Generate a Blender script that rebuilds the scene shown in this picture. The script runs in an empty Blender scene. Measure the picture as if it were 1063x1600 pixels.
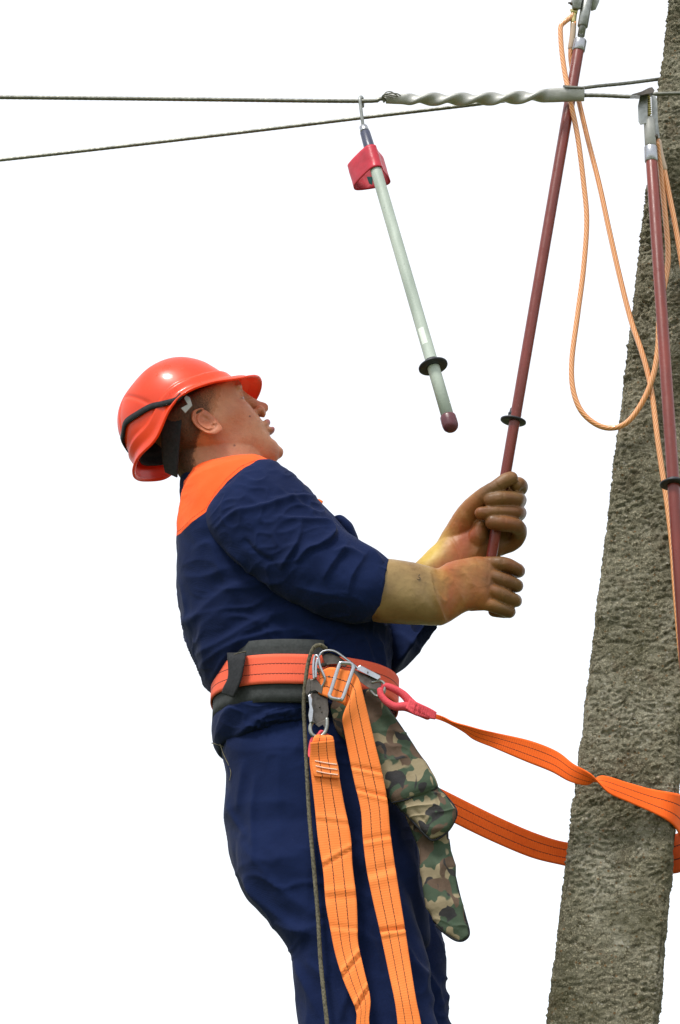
import bpy, bmesh, math, random
import numpy as np
from mathutils import Vector, Matrix, noise as mnoise
random.seed(4); np.random.seed(4)
C = bpy.context.scene.collection
# ------------------------------------------------------------------ camera
D = 4.5; FPX = 3600.0; PITCH = math.radians(20)
CAM = np.array((0.0, 0.0, 1.6))
R_ = np.array((1.0, 0, 0)); F_ = np.array((0, math.cos(PITCH), math.sin(PITCH))); U_ = np.array((0, -math.sin(PITCH), math.cos(PITCH)))
cd = bpy.data.cameras.new('camera'); cam = bpy.data.objects.new('camera', cd); C.objects.link(cam)
cam.location = CAM; cam.rotation_euler = (math.pi/2 + PITCH, 0, 0)
cd.sensor_fit = 'VERTICAL'; cd.sensor_height = 36; cd.lens = 36*FPX/1600; cd.clip_end = 9000; cd.clip_start = 0.05
cd.dof.use_dof = False
bpy.context.scene.camera = cam
# ------------------------------------------------------------------ sky (bright overcast) + soft sun
SUN_EL, SUN_AZ = math.radians(58), math.radians(215)      # azimuth clockwise from +y: behind-left of the camera
w = bpy.data.worlds.new('World'); bpy.context.scene.world = w; w.use_nodes = True
nt = w.node_tree; nt.nodes.clear()
out = nt.nodes.new('ShaderNodeOutputWorld'); add = nt.nodes.new('ShaderNodeAddShader')
b1 = nt.nodes.new('ShaderNodeBackground'); b2 = nt.nodes.new('ShaderNodeBackground')
sk = nt.nodes.new('ShaderNodeTexSky'); sk.sky_type = 'NISHITA'; sk.sun_disc = False
sk.sun_elevation = SUN_EL; sk.sun_rotation = SUN_AZ
nt.links.new(sk.outputs[0], b1.inputs[0]); b1.inputs[1].default_value = 0.05
b2.inputs[0].default_value = (1.0, 1.0, 1.0, 1); b2.inputs[1].default_value = 0.95
nt.links.new(b1.outputs[0], add.inputs[0]); nt.links.new(b2.outputs[0], add.inputs[1]); nt.links.new(add.outputs[0], out.inputs[0])
sl = bpy.data.lights.new('sun', 'SUN'); sl.energy = 3.2; sl.angle = math.radians(14); sl.color = (1, 0.97, 0.92)
so = bpy.data.objects.new('sun', sl); C.objects.link(so)
sd = Vector((math.sin(SUN_AZ)*math.cos(SUN_EL), math.cos(SUN_AZ)*math.cos(SUN_EL), math.sin(SUN_EL)))
so.rotation_euler = sd.to_track_quat('Z', 'Y').to_euler(); so.location = (-4, -4, 12)
vs = bpy.context.scene.view_settings
vs.view_transform = 'Standard'; vs.look = 'None'; vs.gamma = 1; vs.exposure = 0.12
# ------------------------------------------------------------------ space helpers
TV = 0.000455
def W(px, py, t=0.0):
    """point in the world on the sight line of photo pixel (px,py), t metres behind the upright plane of the worker"""
    px = np.asarray(px, float); py = np.asarray(py, float); t = np.asarray(t, float)
    d = D + t + (1100 - py)*TV
    x = (px - 531.5)/FPX*d; y = (800 - py)/FPX*d
    return CAM + x[..., None]*R_ + y[..., None]*U_ + d[..., None]*F_
def proj(co):
    q = np.asarray(co) - CAM
    d = q @ F_
    return 531.5 + (q @ R_)/d*FPX, 800 - (q @ U_)/d*FPX, d
def cr(P, n):
    """Catmull-Rom resample of rows of P at n samples"""
    P = np.asarray(P, float); m = len(P)
    u = np.linspace(0, m-1, n); i = np.clip(u.astype(int), 0, m-2); f = (u - i)[:, None]
    p0 = P[np.clip(i-1, 0, m-1)]; p1 = P[i]; p2 = P[i+1]; p3 = P[np.clip(i+2, 0, m-1)]
    p0 = np.where((i == 0)[:, None], 2*p1-p2, p0); p3 = np.where((i == m-2)[:, None], 2*p2-p1, p3)
    return 0.5*((2*p1) + (-p0+p2)*f + (2*p0-5*p1+4*p2-p3)*f*f + (-p0+3*p1-3*p2+p3)*f**3)
def crl(P, step):
    """Catmull-Rom with even arc length spacing"""
    P = np.asarray(P, float); Q = cr(P, max(8, (len(P)-1)*30))
    s = np.concatenate([[0], np.cumsum(np.linalg.norm(np.diff(Q[:, :3], axis=0), axis=1))])
    n = max(3, int(s[-1]/step)+1); t = np.linspace(0, s[-1], n)
    return np.stack([np.interp(t, s, Q[:, k]) for k in range(Q.shape[1])], 1)
def _h(ix, iy, iz, seed):
    n = (ix*374761393 + iy*668265263 + iz*2147483647 + seed*1274126177) & 0xFFFFFFFF
    n = ((n ^ (n >> 13))*1274126177) & 0xFFFFFFFF
    n = (n ^ (n >> 16)) & 0xFFFFFF
    return n/float(0xFFFFFF)
def vn(P, seed=0):
    P = np.asarray(P, float); i = np.floor(P).astype(np.int64); f = P - i; f = f*f*(3-2*f); r = 0
    for dx in (0, 1):
        for dy in (0, 1):
            for dz in (0, 1):
                wgt = (f[:, 0] if dx else 1-f[:, 0])*(f[:, 1] if dy else 1-f[:, 1])*(f[:, 2] if dz else 1-f[:, 2])
                r = r + wgt*_h(i[:, 0]+dx, i[:, 1]+dy, i[:, 2]+dz, seed)
    return r*2-1
def fbm(P, oct=4, seed=0, gain=0.5):
    a = 1; r = 0; P = np.asarray(P, float)
    for o in range(oct): r = r + a*vn(P*(2**o)+o*7.3, seed+o); a *= gain
    return r
def sst(a, b, x): t = np.clip((x-a)/(b-a), 0, 1); return t*t*(3-2*t)
# ------------------------------------------------------------------ mesh helpers
class MB:
    def __init__(s): s.v = []; s.f = []; s.uv = []; s.n = 0
    def add(s, v, f, uv=None):
        v = np.asarray(v, float); s.v.append(v); o = s.n
        s.f += [tuple(int(k)+o for k in q) for q in f]
        s.uv.append(np.zeros((len(v), 2)) if uv is None else np.asarray(uv, float)); s.n += len(v); return s
    def mesh(s, name='mesh'):
        me = bpy.data.meshes.new(name); V = np.concatenate(s.v)
        me.from_pydata(V.tolist(), [], s.f); me.update()
        U = np.concatenate(s.uv)
        if np.abs(U).sum() > 0:
            l = me.uv_layers.new(name='UVMap'); idx = np.empty(len(me.loops), int); me.loops.foreach_get('vertex_index', idx)
            l.data.foreach_set('uv', U[idx].ravel())
        return me
def recalc(me):
    bm = bmesh.new(); bm.from_mesh(me); bmesh.ops.recalc_face_normals(bm, faces=bm.faces); bm.to_mesh(me); bm.free()
def verts(me):
    a = np.empty(len(me.vertices)*3); me.vertices.foreach_get('co', a); return a.reshape(-1, 3)
def norms(me):
    a = np.empty(len(me.vertices)*3); me.vertices.foreach_get('normal', a); return a.reshape(-1, 3)
def setv(me, V): me.vertices.foreach_set('co', np.asarray(V).ravel()); me.update()
def grid_faces(n, m, closed=True):
    f = []
    for i in range(n-1):
        for j in range(m if closed else m-1):
            k = (j+1) % m; f.append((i*m+j, i*m+k, (i+1)*m+k, (i+1)*m+j))
    return f
def smooth(me, on=True): me.polygons.foreach_set('use_smooth', [on]*len(me.polygons))
def obj(name, me, mat=None, parent=None, sm=True, fix=True):
    """link one mesh as one object, its origin at its own base (world space mesh data given)"""
    if isinstance(me, MB): me = me.mesh(name)
    if fix: recalc(me)
    me.name = name
    if sm: smooth(me)
    o = bpy.data.objects.new(name, me); C.objects.link(o)
    if mat: me.materials.append(mat)
    V = verts(me); c = (V.min(0)+V.max(0))/2; c[2] = V[:, 2].min()
    setv(me, V - c)
    o.location = c
    if parent:
        o.parent = parent; pl = Vector((0, 0, 0)); p = parent
        while p: pl += p.location; p = p.parent
        o.location = Vector(c) - pl
    return o
def thing(name, label, cat, loc, group=None):
    o = bpy.data.objects.new(name, None); C.objects.link(o); o.location = loc; o.empty_display_size = .05
    o['label'] = label; o['category'] = cat
    if group: o['group'] = group
    return o
def tag(o, label, cat, group=None):
    o['label'] = label; o['category'] = cat
    if group: o['group'] = group
    return o
def frames(P):
    T = np.gradient(P, axis=0); T /= np.linalg.norm(T, axis=1)[:, None]+1e-12
    N = np.zeros_like(P); a = np.array((0, 0, 1.0)) if abs(T[0][2]) < .9 else np.array((1.0, 0, 0))
    n = a - T[0]*(a @ T[0]); n /= np.linalg.norm(n); N[0] = n
    for i in range(1, len(P)):
        n = N[i-1] - T[i]*(N[i-1] @ T[i]); N[i] = n/np.linalg.norm(n)
    return T, N, np.cross(T, N)
def sweep(mb, P, rad, m=16, prof=None, round_=True, rx=None):
    """closed tube along world points P; rad scalar/array; prof(theta, i) multiplies radius"""
    P = np.asarray(P, float); n = len(P); T, N, B = frames(P)
    rad = np.broadcast_to(np.asarray(rad, float), (n,)).copy()
    th = np.linspace(0, 2*np.pi, m, endpoint=False)
    rings = []; s = np.concatenate([[0], np.cumsum(np.linalg.norm(np.diff(P, axis=0), axis=1))])
    for i in range(n):
        r = rad[i]*(prof(th, i, s[i]) if prof else np.ones(m))
        rings.append(P[i] + np.outer(np.cos(th)*r, N[i]) + np.outer(np.sin(th)*r, B[i]))
    def cap(i, sgn):
        out = []
        for a in (0.35, 0.7, 0.92, 0.995):
            k = math.sqrt(1-a*a); c = P[i] + sgn*T[i]*rad[i]*a
            out.append(c + (rings[i if i >= 0 else n-1]-P[i])*k)
        return out
    if round_:
        a = cap(0, -1)[::-1]; b = cap(-1, 1); R = a + rings + b
    else: R = rings
    V = np.concatenate(R); F = grid_faces(len(R), m)
    F.append(tuple(range(m))[::-1]); F.append(tuple((len(R)-1)*m+j for j in range(m)))
    uv = np.zeros((len(V), 2)); uv[:, 0] = np.repeat(np.arange(len(R)), m)/len(R)+.001; uv[:, 1] = np.tile(th/(2*np.pi), len(R))
    mb.add(V, F, uv); return mb
HD = np.array((0, 1.0, 0))
def loft(mb, st, n=60, m=64, ex=2.3, hd=HD, capround=0.5):
    """st rows: Lx,Ly,Rx,Ry,t,h(m): outline points in the photo + mean depth + half thickness in metres"""
    S = cr(st, n); th = np.linspace(0, 2*np.pi, m, endpoint=False)
    c, s = np.cos(th), np.sin(th); c = np.sign(c)*np.abs(c)**(2/ex); s = np.sign(s)*np.abs(s)**(2/ex)
    rings = []
    for L1, L2, R1, R2, t, h in S:
        L = W(L1, L2, t); Rr = W(R1, R2, t); cc = (L+Rr)/2; a = (Rr-L)/2
        rings.append(cc + np.outer(c, a) + np.outer(s, hd*h))
    def capn(i, j):
        r0 = rings[i]; c0 = r0.mean(0); dirv = c0 - rings[j].mean(0); dirv /= np.linalg.norm(dirv)+1e-9
        rr = np.linalg.norm(r0-c0, axis=1).min()
        return [c0 + (r0-c0)*math.sqrt(1-a*a) + dirv*rr*a*capround for a in (.3, .6, .85, .98)]
    R = capn(0, 1)[::-1] + rings + capn(-1, -2)
    V = np.concatenate(R); F = grid_faces(len(R), m)
    F.append(tuple(range(m))[::-1]); F.append(tuple((len(R)-1)*m+j for j in range(m)))
    uv = np.zeros((len(V), 2)); uv[:, 0] = np.repeat(np.arange(len(R)), m)/len(R)+.001; uv[:, 1] = np.tile(th/(2*np.pi), len(R))
    mb.add(V, F, uv); return mb
def union(mb, voxel, it=6, fac=0.6, deci=None):
    me = mb.mesh('tmp'); recalc(me)
    o = bpy.data.objects.new('tmp', me); C.objects.link(o)
    m = o.modifiers.new('r', 'REMESH'); m.mode = 'VOXEL'; m.voxel_size = voxel; m.adaptivity = 0
    s = o.modifiers.new('s', 'SMOOTH'); s.factor = fac; s.iterations = it
    dg = bpy.context.evaluated_depsgraph_get(); r = bpy.data.meshes.new_from_object(o.evaluated_get(dg))
    bpy.data.objects.remove(o); return r
def folds(me, lines, noise_amp=0.0025, nf=14, seed=3, stretch=(1, 1, 1)):
    """real cloth folds: ridges along lines drawn as (points in the photo, width px, height m); only on the side those lines lie on"""
    V = verts(me); N = norms(me); px, py, d = proj(V)
    face = np.clip(-(N @ F_)*1.6+.15, 0, 1); disp = np.zeros(len(V))
    for pts, wd, h in lines:
        Q = cr(pts, max(12, len(pts)*8)); A = Q[:-1]; B = Q[1:]; AB = B-A; L2 = (AB**2).sum(1)+1e-9
        best = np.full(len(V), 1e9); bt = np.zeros(len(V)); sgn = np.zeros(len(V))
        for k in range(len(A)):
            dx = px-A[k, 0]; dy = py-A[k, 1]; tt = np.clip((dx*AB[k, 0]+dy*AB[k, 1])/L2[k], 0, 1)
            ex, ey = dx-tt*AB[k, 0], dy-tt*AB[k, 1]; dd = np.hypot(ex, ey); u = dd < best
            best[u] = dd[u]; bt[u] = ((k+tt)/len(A))[u]; sgn[u] = np.sign(ex*AB[k, 1]-ey*AB[k, 0])[u]
        tap = np.clip(np.sin(np.pi*np.clip(bt, 0.001, .999)), 0, 1)**.6
        ww = wd*np.where(sgn > 0, 0.75, 1.5)
        disp += h*tap*(np.exp(-(best/ww)**1.35) - .35*np.exp(-(best/(ww*2.4))**2))*face
    Q = V*np.array(stretch)*nf
    n = fbm(Q + 0.4*np.stack([vn(Q*.5, 9), vn(Q*.5, 10), vn(Q*.5, 11)], 1), 3, seed)
    rid = (1-np.abs(vn(Q*.8+5, seed+20)))**3
    wv_ = np.stack([vn(Q*.9, 61), vn(Q*.9, 62), vn(Q*.9, 63)], 1)*.5; rid2 = (1-np.abs(vn((Q+wv_)*np.array((1.5, 1.5, 2.6))+9, seed+40)))**5
    disp += noise_amp*(n*.55 + rid*.8 + rid2*.75*sst(-.4, .5, vn(Q*.5, seed+50)))
    setv(me, V + N*disp[:, None]); return me
def ribbon(mb, st, step=0.006, th=0.0024, wob=0.0, creases=(), nv=9, seed=1):
    """webbing: rows ax,ay,at,bx,by,bt (its two edges)"""
    E = []
    for r in st: E.append(np.concatenate([W(r[0], r[1], r[2]), W(r[3], r[4], r[5])]))
    Q = cr(E, max(10, len(E)*20)); mid = (Q[:, :3]+Q[:, 3:])/2
    s = np.concatenate([[0], np.cumsum(np.linalg.norm(np.diff(mid, axis=0), axis=1))]); n = int(s[-1]/step)+2; t = np.linspace(0, s[-1], n)
    Q = np.stack([np.interp(t, s, Q[:, k]) for k in range(6)], 1)
    A, B = Q[:, :3], Q[:, 3:]; mid = (A+B)/2; T = np.gradient(mid, axis=0); T /= np.linalg.norm(T, axis=1)[:, None]
    X = B-A; N = np.cross(T, X); N /= np.linalg.norm(N, axis=1)[:, None]+1e-12
    v = np.linspace(0, 1, nv); G = A[:, None]*(1-v[None, :, None]) + B[:, None]*v[None, :, None]
    if wob or creases:
        dsp = np.zeros((n, nv)); uu = t[:, None]+0*v[None]
        if wob:
            pp = np.stack([uu.ravel()*9, (v[None]+0*uu).ravel()*.8, 0*uu.ravel()+seed], 1); dsp += wob*fbm(pp, 3, seed).reshape(n, nv)
        for (cu, sl, wd, h) in creases:
            q = (uu/s[-1]-cu)*s[-1] - (v[None]-.5)*sl
            dsp += h*(np.exp(-(q/wd)**2) - .7*np.exp(-((q-wd*1.5)/wd)**2))
        G = G + N[:, None]*dsp[..., None]
    top = G + N[:, None]*th/2; bot = G - N[:, None]*th/2
    ring = np.concatenate([top, bot[:, ::-1]], 1); m = 2*nv
    V = ring.reshape(-1, 3); F = grid_faces(n, m); F.append(tuple(range(m))[::-1]); F.append(tuple((n-1)*m+j for j in range(m)))
    uv = np.zeros((n, m, 2)); uv[..., 0] = t[:, None]+.5; uv[:, :nv, 1] = v; uv[:, nv:, 1] = v[::-1]
    mb.add(V, F, uv.reshape(-1, 2)); return mb
def plate(mb, poly, t, th, px=True, bev=0.0, ht=None):
    """flat plate: outline in photo pixels (with own depth) and real thickness along the view depth"""
    P = np.array([W(p[0], p[1], p[2] if len(p) > 2 else t) for p in poly]); n = len(P)
    c = P.mean(0); k = 1 - (bev/np.linalg.norm(P-c, axis=1).mean() if bev else 0)
    R = [c+(P-c)*k - F_*th/2, P - F_*(th/2-bev*.7), P + F_*(th/2-bev*.7), c+(P-c)*k + F_*th/2] if bev else [P-F_*th/2, P+F_*th/2]
    V = np.concatenate(R); F = grid_faces(len(R), n); F.append(tuple(range(n))[::-1]); F.append(tuple((len(R)-1)*n+j for j in range(n)))
    mb.add(V, F); return mb
def lathe(mb, p0, p1, prof, m=40):
    """prof rows (s along p0->p1 in metres, radius)"""
    p0 = np.asarray(p0); ax = np.asarray(p1)-p0; ax /= np.linalg.norm(ax)
    a = np.array((1.0, 0, 0)) if abs(ax[0]) < .8 else np.array((0, 0, 1.0)); n = np.cross(ax, a); n /= np.linalg.norm(n); b = np.cross(ax, n)
    th = np.linspace(0, 2*np.pi, m, endpoint=False); R = [p0+ax*s + r*(np.outer(np.cos(th), n)+np.outer(np.sin(th), b)) for s, r in prof]
    V = np.concatenate(R); F = grid_faces(len(R), m); F.append(tuple(range(m))[::-1]); F.append(tuple((len(R)-1)*m+j for j in range(m)))
    uv = np.zeros((len(V), 2)); uv[:, 0] = np.repeat([s for s, r in prof], m)+.01; uv[:, 1] = np.tile(th/(2*np.pi), len(R))
    mb.add(V, F, uv); return mb
def hexbolt(mb, c, ax, r, h):
    lathe(mb, c, c+ax, [(0, r), (h*.8, r), (h, r*.85)], 6); lathe(mb, c+ax*h*.9, c+ax*(h*.9+.01), [(0, r*.5), (h*.7, r*.5), (h*.8, r*.4)], 12)
# ------------------------------------------------------------------ materials
def srgb(r, g, b): return tuple(((c/255)/12.92 if c/255 <= .04045 else ((c/255+.055)/1.055)**2.4) for c in (r, g, b)) + (1,)
class Mt:
    def __init__(s, name, col=(0.5, 0.5, 0.5, 1), rough=.6, metal=0.0, spec=.5, coat=0.0, sss=0.0):
        s.m = bpy.data.materials.new(name); s.m.use_nodes = True; s.nt = s.m.node_tree; s.b = s.nt.nodes['Principled BSDF']
        s.b.inputs['Base Color'].default_value = col; s.b.inputs['Roughness'].default_value = rough; s.b.inputs['Metallic'].default_value = metal
        s.b.inputs['Specular IOR Level'].default_value = spec; s.b.inputs['Coat Weight'].default_value = coat
        if sss: s.b.inputs['Subsurface Weight'].default_value = sss; s.b.inputs['Subsurface Radius'].default_value = (.02, .008, .004); s.b.inputs['Subsurface Scale'].default_value = .5
        s.tc = s.nt.nodes.new('ShaderNodeTexCoord'); s.h = None
    def n(s, t, **k):
        x = s.nt.nodes.new(t)
        for a, b in k.items(): setattr(x, a, b)
        return x
    def l(s, a, b): s.nt.links.new(a, b)
    def val(s, x, sock):
        if isinstance(x, (int, float)): sock.default_value = x
        elif isinstance(x, tuple): sock.default_value = x
        else: s.l(x, sock)
    def math(s, op, a, b=0.0, c=0.0):
        x = s.n('ShaderNodeMath', operation=op); s.val(a, x.inputs[0]); s.val(b, x.inputs[1]); s.val(c, x.inputs[2]); return x.outputs[0]
    def mix(s, f, a, b, mode='MIX'):
        x = s.n('ShaderNodeMix', data_type='RGBA', blend_type=mode); s.val(f, x.inputs[0]); s.val(a, x.inputs[6]); s.val(b, x.inputs[7]); return x.outputs[2]
    def ramp(s, f, pts, interp='LINEAR'):
        x = s.n('ShaderNodeValToRGB'); x.color_ramp.interpolation = interp; e = x.color_ramp.elements
        while len(e) < len(pts): e.new(.5)
        for k, (p, c) in enumerate(pts): e[k].position = p; e[k].color = c if isinstance(c, tuple) else (c, c, c, 1)
        s.l(f, x.inputs[0]); return x.outputs[0]
    def noise(s, scale, det=4, rough=.55, vec=None, dist=0.0, stretch=None, off=0.0):
        x = s.n('ShaderNodeTexNoise'); x.inputs['Scale'].default_value = scale; x.inputs['Detail'].default_value = det; x.inputs['Roughness'].default_value = rough; x.inputs['Distortion'].default_value = dist
        v = vec or s.tc.outputs['Object']
        if stretch or off:
            mp = s.n('ShaderNodeMapping'); s.l(v, mp.inputs[0]); mp.inputs['Scale'].default_value = stretch or (1, 1, 1); mp.inputs['Location'].default_value = (off, off, off); v = mp.outputs[0]
        s.l(v, x.inputs['Vector']); return x.outputs[0]
    def attr(s, name): x = s.n('ShaderNodeAttribute'); x.attribute_name = name; return x.outputs['Fac']
    def bump(s, h, dist=.001, strength=1.0):
        x = s.n('ShaderNodeBump'); x.inputs['Distance'].default_value = dist; x.inputs['Strength'].default_value = strength; s.l(h, x.inputs['Height'])
        if s.h: s.l(s.h, x.inputs['Normal'])
        s.h = x.outputs[0]; s.l(s.h, s.b.inputs['Normal']); return s
    def col(s, c): s.val(c, s.b.inputs['Base Color']); return s
    def rough(s, c): s.val(c, s.b.inputs['Roughness']); return s
def simple(name, c, rough=.6, metal=0., var=.25, scale=30, bump=.0006, coat=0., spec=.5, bscale=None):
    k = Mt(name, c, rough, metal, spec, coat); n = k.noise(scale, 5)
    d = tuple(x*(1-var) for x in c[:3])+(1,); e = tuple(min(1, x*(1+var)) for x in c[:3])+(1,)
    k.col(k.ramp(n, [(.3, d), (.7, e)])); k.rough(k.ramp(k.noise(scale*2.3, 4, off=3.), [(.3, max(.05, rough-.12)), (.7, min(1, rough+.12))]))
    if bump: k.bump(k.noise(bscale or scale*6, 4), bump, .6)
    return k.m
def fabric(name, k, weave=900):
    pass
M = {}
# concrete
k = Mt('concrete', rough=.95, spec=.2)
n1 = k.noise(9, 6, .6, stretch=(1, 1, .7)); n2 = k.noise(95, 6, .75); n3 = k.noise(300, 4, .7)
vo = k.n('ShaderNodeTexVoronoi'); vo.inputs['Scale'].default_value = 150; k.l(k.tc.outputs['Object'], vo.inputs['Vector'])
base = k.ramp(n1, [(.3, srgb(116, 112, 92)), (.5, srgb(152, 147, 126)), (.72, srgb(190, 185, 166))])
c2 = k.mix(k.ramp(n2, [(.47, 0.0), (.62, .85)]), base, srgb(82, 76, 54)); 
c3 = k.mix(k.ramp(n3, [(.53, 0.), (.66, .85)]), c2, srgb(226, 216, 184))
cell = k.n('ShaderNodeSeparateColor'); k.l(vo.outputs['Color'], cell.inputs[0])
c4 = k.mix(k.math('MULTIPLY', k.ramp(cell.outputs[0], [(.9, 0.), (.93, .7)]), k.ramp(vo.outputs['Distance'], [(.25, 1.), (.45, 0.)])), c3, srgb(150, 112, 70))
c5 = k.mix(k.math('MULTIPLY', k.ramp(cell.outputs[1], [(.92, 0.), (.95, .8)]), k.ramp(vo.outputs['Distance'], [(.25, 1.), (.45, 0.)])), c4, srgb(205, 200, 185))
c6 = k.mix(k.ramp(k.noise(7, 5, .65, off=4.), [(.48, 0.), (.66, .6)]), c5, srgb(88, 86, 58)); c6 = k.mix(k.ramp(k.noise(12, 5, .65, off=9.), [(.56, 0.), (.72, .5)]), c6, srgb(96, 74, 52)); k.col(c6); k.bump(n2, .012, 1.); k.bump(n3, .004, 1.); k.bump(k.noise(600, 3, .7), .0015, 1.); M['concrete'] = k.m
# ground grass-earth
k = Mt('ground', rough=1.); k.col(k.ramp(k.noise(.8, 8), [(.3, (.05, .08, .02, 1)), (.7, (.12, .13, .05, 1))])); k.bump(k.noise(6, 8), .05); M['ground'] = k.m
M['alu_wire'] = simple('aluminium_wire', (.20, .20, .17, 1), .5, .7, .3, 60, .0003)
M['alu_sleeve'] = simple('aluminium_sleeve', (.36, .36, .33, 1), .48, .35, .12, 40, .0004)
M['steel'] = simple('galvanised_steel', (.30, .31, .29, 1), .42, .75, .3, 70, .0004)
M['steel_bright'] = simple('polished_steel', (.40, .41, .43, 1), .30, .85, .12, 70, .0002)
M['steel_dark'] = simple('dull_steel', (.11, .095, .08, 1), .36, .8, .4, 50, .0004)
M['brass'] = simple('yellow_zinc', (.55, .47, .20, 1), .35, .9, .3, 80, .0002)
k = Mt('maroon_tube', rough=.38, coat=.12)
n = k.noise(30, 6, stretch=(1, 1, .15)); s_ = k.noise(300, 2, .5, stretch=(1, 1, .3))
c = k.ramp(n, [(.3, srgb(94, 32, 22)), (.7, srgb(128, 48, 34))]); c = k.mix(k.ramp(s_, [(.70, 0.), (.74, .4)]), c, srgb(150, 96, 92)); k.col(c)
k.rough(k.ramp(k.noise(60, 4), [(.3, .25), (.7, .5)])); k.bump(k.noise(120, 3), .0003, .5); M['maroon'] = k.m
k = Mt('grey_green_tube', rough=.55)
n = k.noise(22, 6, stretch=(1, 1, .2)); c = k.ramp(n, [(.3, srgb(148, 160, 148)), (.7, srgb(184, 194, 182))]); c = k.mix(k.ramp(k.noise(160, 3), [(.68, 0.), (.72, .5)]), c, srgb(105, 110, 100)); k.col(c); k.bump(k.noise(200, 3), .0003); M['grp'] = k.m
M['label'] = simple('worn_paper_label', srgb(214, 222, 212), .7, 0, .1, 200, .0003)
M['black_rubber'] = simple('black_rubber', (.018, .020, .026, 1), .5, 0, .3, 40, .0003)
M['navy_plastic'] = simple('dark_navy_plastic', srgb(52, 56, 78), .4, 0, .15, 60, .0003)
M['red_guard'] = simple('red_plastic', srgb(186, 32, 52), .4, 0, .22, 25, .0006)
M['teal_mark'] = simple('teal_paint', srgb(30, 96, 100), .5, 0, .2, 90, .0002)
M['cap'] = simple('maroon_cap', srgb(88, 40, 48), .35, 0, .15, 60, .0003)
# copper cable in clear sheath
k = Mt('copper_cable', rough=.3, coat=.5)
wv = k.n('ShaderNodeTexWave', wave_type='BANDS', bands_direction='DIAGONAL'); wv.inputs['Scale'].default_value = 1; wv.inputs['Distortion'].default_value = .6
mp = k.n('ShaderNodeMapping'); k.l(k.tc.outputs['UV'], mp.inputs[0]); mp.inputs['Scale'].default_value = (60, 2, 1); k.l(mp.outputs[0], wv.inputs['Vector'])
c = k.ramp(wv.outputs[0], [(.1, srgb(206, 132, 74)), (.6, srgb(226, 156, 98)), (1., srgb(238, 180, 130))]); k.col(c); k.bump(wv.outputs[0], .0006, .6)
M['copper'] = k.m
k = Mt('clear_sleeve', srgb(190, 165, 140), .35, coat=.4); M['shrink'] = k.m
# webbing
def webbing(name, a, b, dark, stitch=True, along=700.):
    k = Mt(name, a, .75, 0, .3); sx = k.n('ShaderNodeSeparateXYZ'); k.l(k.tc.outputs['UV'], sx.inputs[0]); u, v = sx.outputs[0], sx.outputs[1]
    wv = k.math('SINE', k.math('MULTIPLY', u, along*2)); wc = k.math('SINE', k.math('MULTIPLY', v, 150.))
    h = k.math('ADD', k.math('MULTIPLY', wv, .6), k.math('MULTIPLY', wc, .25))
    c = k.mix(k.noise(14, 5), a, b); c = k.mix(k.math('MULTIPLY_ADD', wv, .035, .04), c, dark)
    c = k.mix(k.ramp(k.noise(55, 5), [(.6, 0.), (.8, .35)]), c, dark)
    if stitch:
        m = 0.0
        wig = k.math('MULTIPLY', k.math('SINE', k.math('MULTIPLY', u, 900.)), .006)
        for p in (.33, .67):
            d = k.math('ABSOLUTE', k.math('SUBTRACT', k.math('ADD', v, wig), p)); d = k.math('LESS_THAN', d, .014)
            m = k.math('MAXIMUM', m, d)
        dash = k.math('GREATER_THAN', k.math('SINE', k.math('MULTIPLY', u, 900.)), -.95)
        m = k.math('MULTIPLY', m, dash); c = k.mix(m, c, (.03, .008, .01, 1)); h = k.math('SUBTRACT', h, k.math('MULTIPLY', m, 1.5))
    k.col(c); k.bump(h, .00022, .6); return k.m
M['web_orange'] = webbing('orange_webbing', srgb(246, 142, 72), srgb(238, 120, 46), srgb(196, 76, 24))
M['web_hot'] = webbing('red_orange_webbing', srgb(255, 112, 32), srgb(250, 98, 24), srgb(200, 50, 10))
M['web_coral'] = webbing('coral_webbing', srgb(240, 104, 74), srgb(228, 92, 62), srgb(190, 66, 44))
M['web_pink'] = webbing('faded_red_webbing', srgb(222, 84, 92), srgb(206, 66, 78), srgb(150, 34, 46), False)
M['thread'] = simple('pale_thread', srgb(246, 200, 180), .8, 0, .1, 200, .0002)
M['pad'] = simple('black_padding', (.030, .034, .034, 1), .9, 0, .25, 90, .0007, bscale=700)
M['black_cloth'] = simple('black_cloth', (.012, .013, .016, 1), .9, 0, .3, 90, .0007, bscale=700)
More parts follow.
